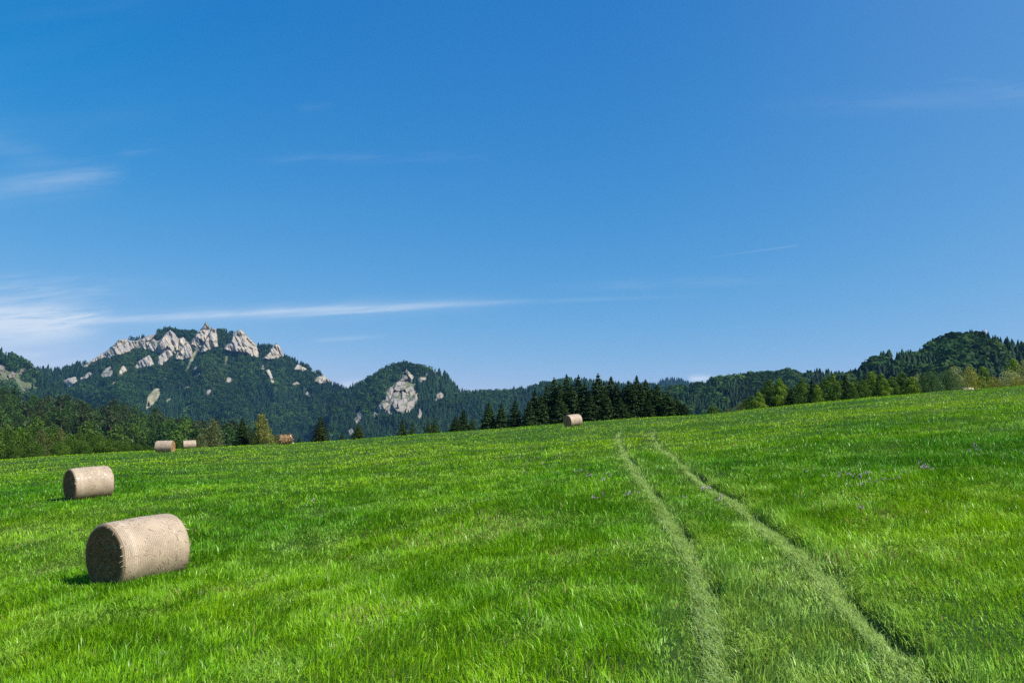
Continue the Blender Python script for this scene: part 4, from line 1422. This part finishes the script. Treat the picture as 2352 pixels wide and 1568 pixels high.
# ------------------------------------------------------------------ mast on the right hill
def mast():
    U, V = uv(985.7, 340)
    U, V = float(U), float(V)
    Y = float(LR2.Y(np.array([U]), np.array([float(LR2.vr(U))]))[0])
    zt = CAM_H + float(uv(985.7, 327.5)[1]) * Y
    zb_ = CAM_H + float(LR2.vr(U)) * Y
    root = empty("radio_mast", (U * Y, Y, zb_ - 1))
    tag(root, "thin red and white radio mast on top of the right hill", "mast")
    hgt = zt - zb_ + 1
    steel, nt, out = new_mat("mast_steel")
    b = nt.nodes.new("ShaderNodeBsdfPrincipled")
    b.inputs["Base Color"].default_value = (0.55, 0.55, 0.56, 1)
    b.inputs["Roughness"].default_value = 0.5
    nt.links.new(b.outputs[0], out.inputs[0])
    red, nt, out = new_mat("mast_red")
    b = nt.nodes.new("ShaderNodeBsdfPrincipled")
    b.inputs["Base Color"].default_value = (0.55, 0.08, 0.05, 1)
    nt.links.new(b.outputs[0], out.inputs[0])
    parts = []
    for k_ in range(3):
        a = k_ * 2.094
        parts.append(taper([(math.cos(a) * 0.9, math.sin(a) * 0.9, 0), (math.cos(a) * 0.45, math.sin(a) * 0.45, hgt * 0.93)], [0.10, 0.09], 5))
    nb = 14
    for q in range(nb):
        za_, zb2 = hgt * 0.92 * q / nb, hgt * 0.92 * (q + 1) / nb
        ra, rb = 0.9 - 0.45 * q / nb, 0.9 - 0.45 * (q + 1) / nb
        for k_ in range(3):
            a, b2 = k_ * 2.094, (k_ + 1) * 2.094
            parts.append(taper([(math.cos(a) * ra, math.sin(a) * ra, za_), (math.cos(b2) * rb, math.sin(b2) * rb, zb2)], [0.05, 0.05], 4))
    V_, F_ = join(parts)
    mk("lattice", V_, [F_], steel, root)
    V_, F_ = taper([(0, 0, hgt * 0.9), (0, 0, hgt * 1.02)], [0.08, 0.05], 5)
    mk("antenna_rod", V_, [F_], red, root)
    for k_ in range(3):
        a = k_ * 2.094 + 0.4
        c = (math.cos(a) * 1.1, math.sin(a) * 1.1)
        V_, F_ = taper([(c[0], c[1], hgt * 0.72), (c[0], c[1], hgt * 0.73), (c[0], c[1], hgt * 0.9), (c[0], c[1], hgt * 0.91)], [0.1, 0.36, 0.36, 0.1], 8)
        mk("antenna_panel", V_, [F_], red if k_ % 2 else steel, root)


mast()


# ------------------------------------------------------------------ violet flowers in the meadow
def flowers():
    rng = np.random.default_rng(5)
    m_p, nt, out = new_mat("violet_petal")
    d = nt.nodes.new("ShaderNodeBsdfPrincipled")
    d.inputs["Base Color"].default_value = (0.50, 0.31, 0.50, 1)
    d.inputs["Roughness"].default_value = 0.6
    nt.links.new(d.outputs[0], out.inputs[0])
    protos = []
    for q in range(3):
        P, Nn = [], []
        for k_ in range(rng.integers(3, 6)):
            c = np.array([rng.normal(0, 0.035), rng.normal(0, 0.035), 0.20 + rng.normal(0, 0.025)])
            for s_ in range(7):
                a = s_ * 0.9
                P.append(c + np.array([math.cos(a) * 0.011, math.sin(a) * 0.011, rng.normal(0, 0.004)]))
                Nn.append((math.cos(a) * 0.7, math.sin(a) * 0.7 - 0.4, 0.7))
        P, Nn = np.array(P), np.array(Nn)
        V, Fc = kites(P, Nn, np.full(len(P), 0.014), rng, 0.6, 0.3)
        blo = mk("blossom", V, [Fc], m_p, link=False).data
        st = [taper([(0, 0, 0), (rng.normal(0, 0.02), rng.normal(0, 0.02), 0.2)], [0.003, 0.002], 4) for _ in range(3)]
        V, Fc = join(st)
        stem = mk("stem", V, [Fc], M_GRASS, col=np.tile(np.array([0.05, 0.12, 0.02]), (len(V), 1)), link=False).data
        protos.append((blo, stem))
    patches = [  # cx, cy, sx, sy, n, label
        (548, 469, 26, 9, 26, "small violet flower in the wide patch left of the wheel tracks below the spruces"),
        (601, 503, 3, 1.5, 3, "violet flower of the clump nearest the left wheel track"),
        (629, 497, 5, 2, 5, "violet flower of the clump just left of the left wheel track"),
        (684, 501, 2, 1, 2, "violet flower between the two wheel tracks, beside the left one"),
        (702, 493, 7, 1.5, 5, "violet flower between the two wheel tracks, beside the right one"),
        (718, 503, 6, 3, 4, "violet flower at the left rim of the right wheel track"),
        (860, 483, 34, 6, 24, "small violet flower in the long patch right of the wheel tracks"),
        (925, 470, 8, 4, 9, "violet flower in the small dense clump on the right slope"),
        (978, 453, 8, 3, 6, "violet flower in the highest small patch at the right"),
        (313, 504, 3, 1, 3, "lone violet flower clump in the middle of the left meadow"),
        (858, 518, 5, 2, 2, "violet flower alone below the long patch on the right slope"),
        (360, 452, 12, 5, 6, "violet flower in the far meadow below the cone shaped evergreens"),
        (595, 480, 20, 5, 8, "violet flower scattered between the wide patch and the left track"),
    ]
    for (cx, cy, sx, sy, n, lb) in patches:
        for _ in range(n):
            px, py = cx + rng.normal(0, sx * 0.8), cy + rng.normal(0, sy * 0.8)
            x, y = hit(px, py)
            if y > 92:
                continue
            z = float(ground(np.array([x]), np.array([y]))[0])
            s = rng.uniform(0.45, 0.8) * (1 + 0.004 * y)
            root = empty("wildflower", (x, y, z))
            root.scale = (s, s, s)
            root.rotation_euler = (0, 0, rng.random() * 6.28)
            tag(root, lb, "flower", "violet wildflowers in the meadow: " + lb)
            b_, st_ = protos[rng.integers(0, 3)]
            for nm, me in (("blossom", b_), ("stem", st_)):
                o = bpy.data.objects.new(nm, me)
                COL.objects.link(o)
                o.parent = root


flowers()

# ------------------------------------------------------------------ light and sky
SUN_EL = R_(47)
SUN_AZ = math.atan2(0.888, -0.46)       # from +Y towards +X
sd = Vector((math.sin(SUN_AZ) * math.cos(SUN_EL), math.cos(SUN_AZ) * math.cos(SUN_EL), math.sin(SUN_EL)))
sun_d = bpy.data.lights.new("sun", 'SUN')
sun_d.energy = 5.0
sun_d.angle = R_(0.53)
sun_d.color = (1.0, 0.955, 0.88)
sun = bpy.data.objects.new("sun", sun_d)
sun.rotation_euler = sd.to_track_quat('Z', 'Y').to_euler()
sun.location = (60, -40, 90)
COL.objects.link(sun)

world = bpy.data.worlds.new("World")
scene.world = world
world.use_nodes = True
nt = world.node_tree
nt.nodes.clear()
N = nt.nodes
LK = nt.links.new
wout = N.new("ShaderNodeOutputWorld")
bg = N.new("ShaderNodeBackground")
sky = N.new("ShaderNodeTexSky")
sky.sky_type = 'NISHITA'
sky.sun_disc = False
sky.sun_elevation = SUN_EL
sky.sun_rotation = SUN_AZ
sky.altitude = 500
sky.air_density = 1.0
sky.dust_density = 0.3
sky.ozone_density = 6.0
SKY_STR = 0.1
EXPOSURE = 0.5
SKY_GRADE = ((5.5, 2.14), (1.09, 0.905), (0.94, 0.45))      # deepens the blue of the clear air
bg.inputs["Strength"].default_value = SKY_STR


def m(op, a, b=None, c=None, clamp=False):
    nd = N.new("ShaderNodeMath")
    nd.operation = op
    nd.use_clamp = clamp
    for i, v in enumerate((a, b, c)):
        if v is None:
            continue
        if isinstance(v, (int, float)):
            nd.inputs[i].default_value = v
        else:
            LK(v, nd.inputs[i])
    return nd.outputs[0]


def sstep(v, a, b, lo=0.0, hi=1.0):
    nd = N.new("ShaderNodeMapRange")
    nd.interpolation_type = 'SMOOTHSTEP'
    LK(v, nd.inputs[0])
    nd.inputs[1].default_value = a
    nd.inputs[2].default_value = b
    nd.inputs[3].default_value = lo
    nd.inputs[4].default_value = hi
    return nd.outputs[0]


tc = N.new("ShaderNodeTexCoord")
sx = N.new("ShaderNodeSeparateXYZ")
LK(tc.outputs["Generated"], sx.inputs[0])
yy = m('MAXIMUM', sx.outputs[1], 0.05)
Uw = m('DIVIDE', sx.outputs[0], yy)
Vw = m('DIVIDE', sx.outputs[2], yy)
front = sstep(sx.outputs[1], 0.0, 0.3)


def wnoise(su, sv, detail=5, rough=0.6, off=0.0, dist=0.0):
    cb = N.new("ShaderNodeCombineXYZ")
    LK(m('MULTIPLY_ADD', Uw, su, off), cb.inputs[0])
    LK(m('MULTIPLY', m('MULTIPLY_ADD', Uw, -0.10, Vw), sv), cb.inputs[1])
    no = N.new("ShaderNodeTexNoise")
    no.inputs["Scale"].default_value = 1
    no.inputs["Detail"].default_value = detail
    no.inputs["Roughness"].default_value = rough
    no.inputs["Distortion"].default_value = dist
    LK(cb.outputs[0], no.inputs[0])
    return no.outputs["Fac"]


n_fine = wnoise(14, 120, 6, 0.65, 3.0, 0.4)
n_mid = wnoise(5, 38, 5, 0.6, 9.0, 0.5)
n_big = wnoise(2.2, 9, 4, 0.55, 5.0, 0.3)
terms = []


def streak(p0, p1, sig, amp, fade, noise=None, lo=0.35, hi=0.65, sag=0.0):
    """soft band between two sky points; fade = (in0,in1,out0,out1) picture columns"""
    ua, va = [float(t) for t in uv(*p0)]
    ub, vb = [float(t) for t in uv(*p1)]
    sl = (vb - va) / (ub - ua)
    line = m('MULTIPLY_ADD', m('SUBTRACT', Uw, ua), sl, va)
    if sag:
        t = m('DIVIDE', m('SUBTRACT', Uw, ua), ub - ua)
        line = m('ADD', line, m('MULTIPLY', m('MULTIPLY', t, m('SUBTRACT', 1.0, t)), sag))
    if noise is not None:
        line = m('ADD', line, m('MULTIPLY', m('SUBTRACT', n_mid, 0.5), sig / F * 1.2))
    dv = m('DIVIDE', m('SUBTRACT', Vw, line), sig / F)
    gss = m('EXPONENT', m('MULTIPLY', m('MULTIPLY', dv, dv), -1.0))
    f = [float(uv(c, 320)[0]) for c in fade]
    win = m('MULTIPLY', sstep(Uw, f[0], f[1]), sstep(Uw, f[2], f[3], 1.0, 0.0))
    r = m('MULTIPLY', m('MULTIPLY', gss, win), amp)
    if noise is not None:
        r = m('MULTIPLY', r, sstep(noise, lo, hi))
    terms.append(r)


streak((0, 316), (110, 322), 18, 0.80, (-400, -200, 40, 128), n_fine, 0.18, 0.62)
streak((0, 334), (110, 330), 13, 0.50, (-400, -200, 30, 118), n_mid, 0.25, 0.6)
streak((60, 322), (110, 312), 5, 0.35, (50, 80, 95, 118), n_fine, 0.3, 0.6)
streak((95, 320.5), (520, 301.5), 3.0, 0.34, (70, 120, 400, 560), n_fine, 0.12, 0.6, sag=0.0035)
streak((95, 319.5), (520, 304), 8.5, 0.22, (70, 150, 380, 540), n_mid, 0.2, 0.7, sag=0.003)
streak((260, 317.5), (440, 306.5), 1.6, 0.30, (250, 300, 360, 440), n_fine, 0.2, 0.6)
streak((500, 301.8), (760, 294), 2.2, 0.09, (460, 520, 560, 760), n_fine, 0.2, 0.7)
streak((0, 285), (160, 299), 7, 0.20, (-400, -200, 60, 170), n_fine, 0.3, 0.7)
streak((0, 276), (160, 284), 6, 0.10, (-400, -200, 60, 220), n_fine, 0.3, 0.7)
streak((0, 356), (90, 362), 13, 0.50, (-400, -200, 30, 130), n_mid, 0.2, 0.7)
streak((20, 184), (110, 173), 10.0, 0.10, (-20, 40, 95, 125), n_fine, 0.25, 0.65)
streak((0, 188), (80, 180), 16, 0.15, (-400, -100, 60, 130), n_mid, 0.25, 0.65)
streak((-20, 140), (40, 152), 14, 0.09, (-400, -100, 10, 60), n_mid, 0.3, 0.65)
streak((110, 156), (160, 147), 5, 0.07, (100, 125, 140, 165), n_fine, 0.3, 0.7)
streak((290, 110), (330, 106), 4, 0.04, (285, 300, 315, 335), n_fine, 0.3, 0.7)
streak((250, 158), (480, 156), 6, 0.05, (220, 300, 400, 520), n_fine, 0.35, 0.7)
streak((310, 340), (395, 335), 2.4, 0.17, (305, 330, 350, 400), n_fine, 0.25, 0.65)
streak((700, 258.5), (801, 244.6), 0.8, 0.09, (680, 790, 799, 803), None)
streak((800, 106), (1024, 98), 10, 0.06, (740, 880, 1100, 1400), n_mid, 0.3, 0.7)
streak((960, 85), (1024, 92), 8, 0.07, (940, 1000, 1100, 1400), n_fine, 0.3, 0.7)
streak((560, 287), (780, 279), 6, 0.08, (520, 620, 700, 820), n_fine, 0.3, 0.7)
streak((690, 378.5), (712, 377.5), 3.2, 0.75, (684, 692, 702, 716), n_mid, 0.1, 0.6)
streak((340, 386), (362, 383), 4.0, 0.55, (336, 346, 355, 372), n_mid, 0.1, 0.6)
# thin veil, upper left and right
veil = m('MULTIPLY', sstep(n_big, 0.42, 0.75), 0.03)
veil = m('MULTIPLY', veil, sstep(Uw, float(uv(380, 300)[0]), float(uv(40, 300)[0])))
terms.append(veil)
terms.append(m('MULTIPLY', sstep(Uw, 0.05, 0.75), 0.07))
tot = terms[0]
for t in terms[1:]:
    tot = m('ADD', tot, t)
tot = m('MULTIPLY', m('MINIMUM', tot, 0.85), front)

sep = N.new("ShaderNodeSeparateColor")
LK(sky.outputs[0], sep.inputs[0])
cmb = N.new("ShaderNodeCombineColor")
for ch, (ga, gp) in enumerate(SKY_GRADE):
    gr = m('MULTIPLY', m('POWER', m('MULTIPLY', sep.outputs[ch], 0.1), gp), ga / SKY_STR / 2 ** EXPOSURE)
    if ch == 0:      # deepest away from the sun
        gr = m('MULTIPLY', gr, m('SUBTRACT', 1.0, m('MULTIPLY', m('MULTIPLY', sstep(Uw, 0.1, -0.7), sstep(Vw, 0.2, 0.6)), 0.8)))
    LK(gr, cmb.inputs[ch])
mx = N.new("ShaderNodeMix")
mx.data_type = 'RGBA'
LK(tot, mx.inputs[0])
LK(cmb.outputs[0], mx.inputs[6])
mx.inputs[7].default_value = (0.74 / SKY_STR / 2 ** EXPOSURE, 0.83 / SKY_STR / 2 ** EXPOSURE, 0.93 / SKY_STR / 2 ** EXPOSURE, 1)
LK(mx.outputs[2], bg.inputs["Color"])
LK(bg.outputs[0], wout.inputs[0])

# ------------------------------------------------------------------ the air
HAZE = 0.000042
if HAZE:
    hv, nt2, out2 = new_mat("haze")
    pv = nt2.nodes.new("ShaderNodeVolumePrincipled")
    pv.inputs["Density"].default_value = HAZE
    pv.inputs["Color"].default_value = (0.20, 0.55, 1.0, 1)
    pv.inputs["Anisotropy"].default_value = 0.1
    nt2.links.new(pv.outputs[0], out2.inputs["Volume"])
    x0, x1, y0_, y1, z0_, z1 = -7000, 7000, -60, 7200, -25, 620
    V_ = np.array([(x, y, z) for x in (x0, x1) for y in (y0_, y1) for z in (z0_, z1)], float)
    F_ = np.array([(0, 1, 3, 2), (4, 6, 7, 5), (0, 4, 5, 1), (2, 3, 7, 6), (0, 2, 6, 4), (1, 5, 7, 3)])
    hz = mk("haze", V_, [F_], hv)
    tag(hz, "thin blue summer haze over the valley", "haze", kind="stuff")

# ------------------------------------------------------------------ render settings
scene.view_settings.view_transform = 'Standard'
scene.view_settings.look = 'None'
scene.view_settings.exposure = EXPOSURE
scene.view_settings.gamma = 1.0
c = scene.cycles
c.max_bounces = 6
c.diffuse_bounces = 3
c.glossy_bounces = 2
c.transmission_bounces = 4
c.transparent_max_bounces = 4
c.volume_bounces = 0
c.use_denoising = False
print("grass blades", n_grass)
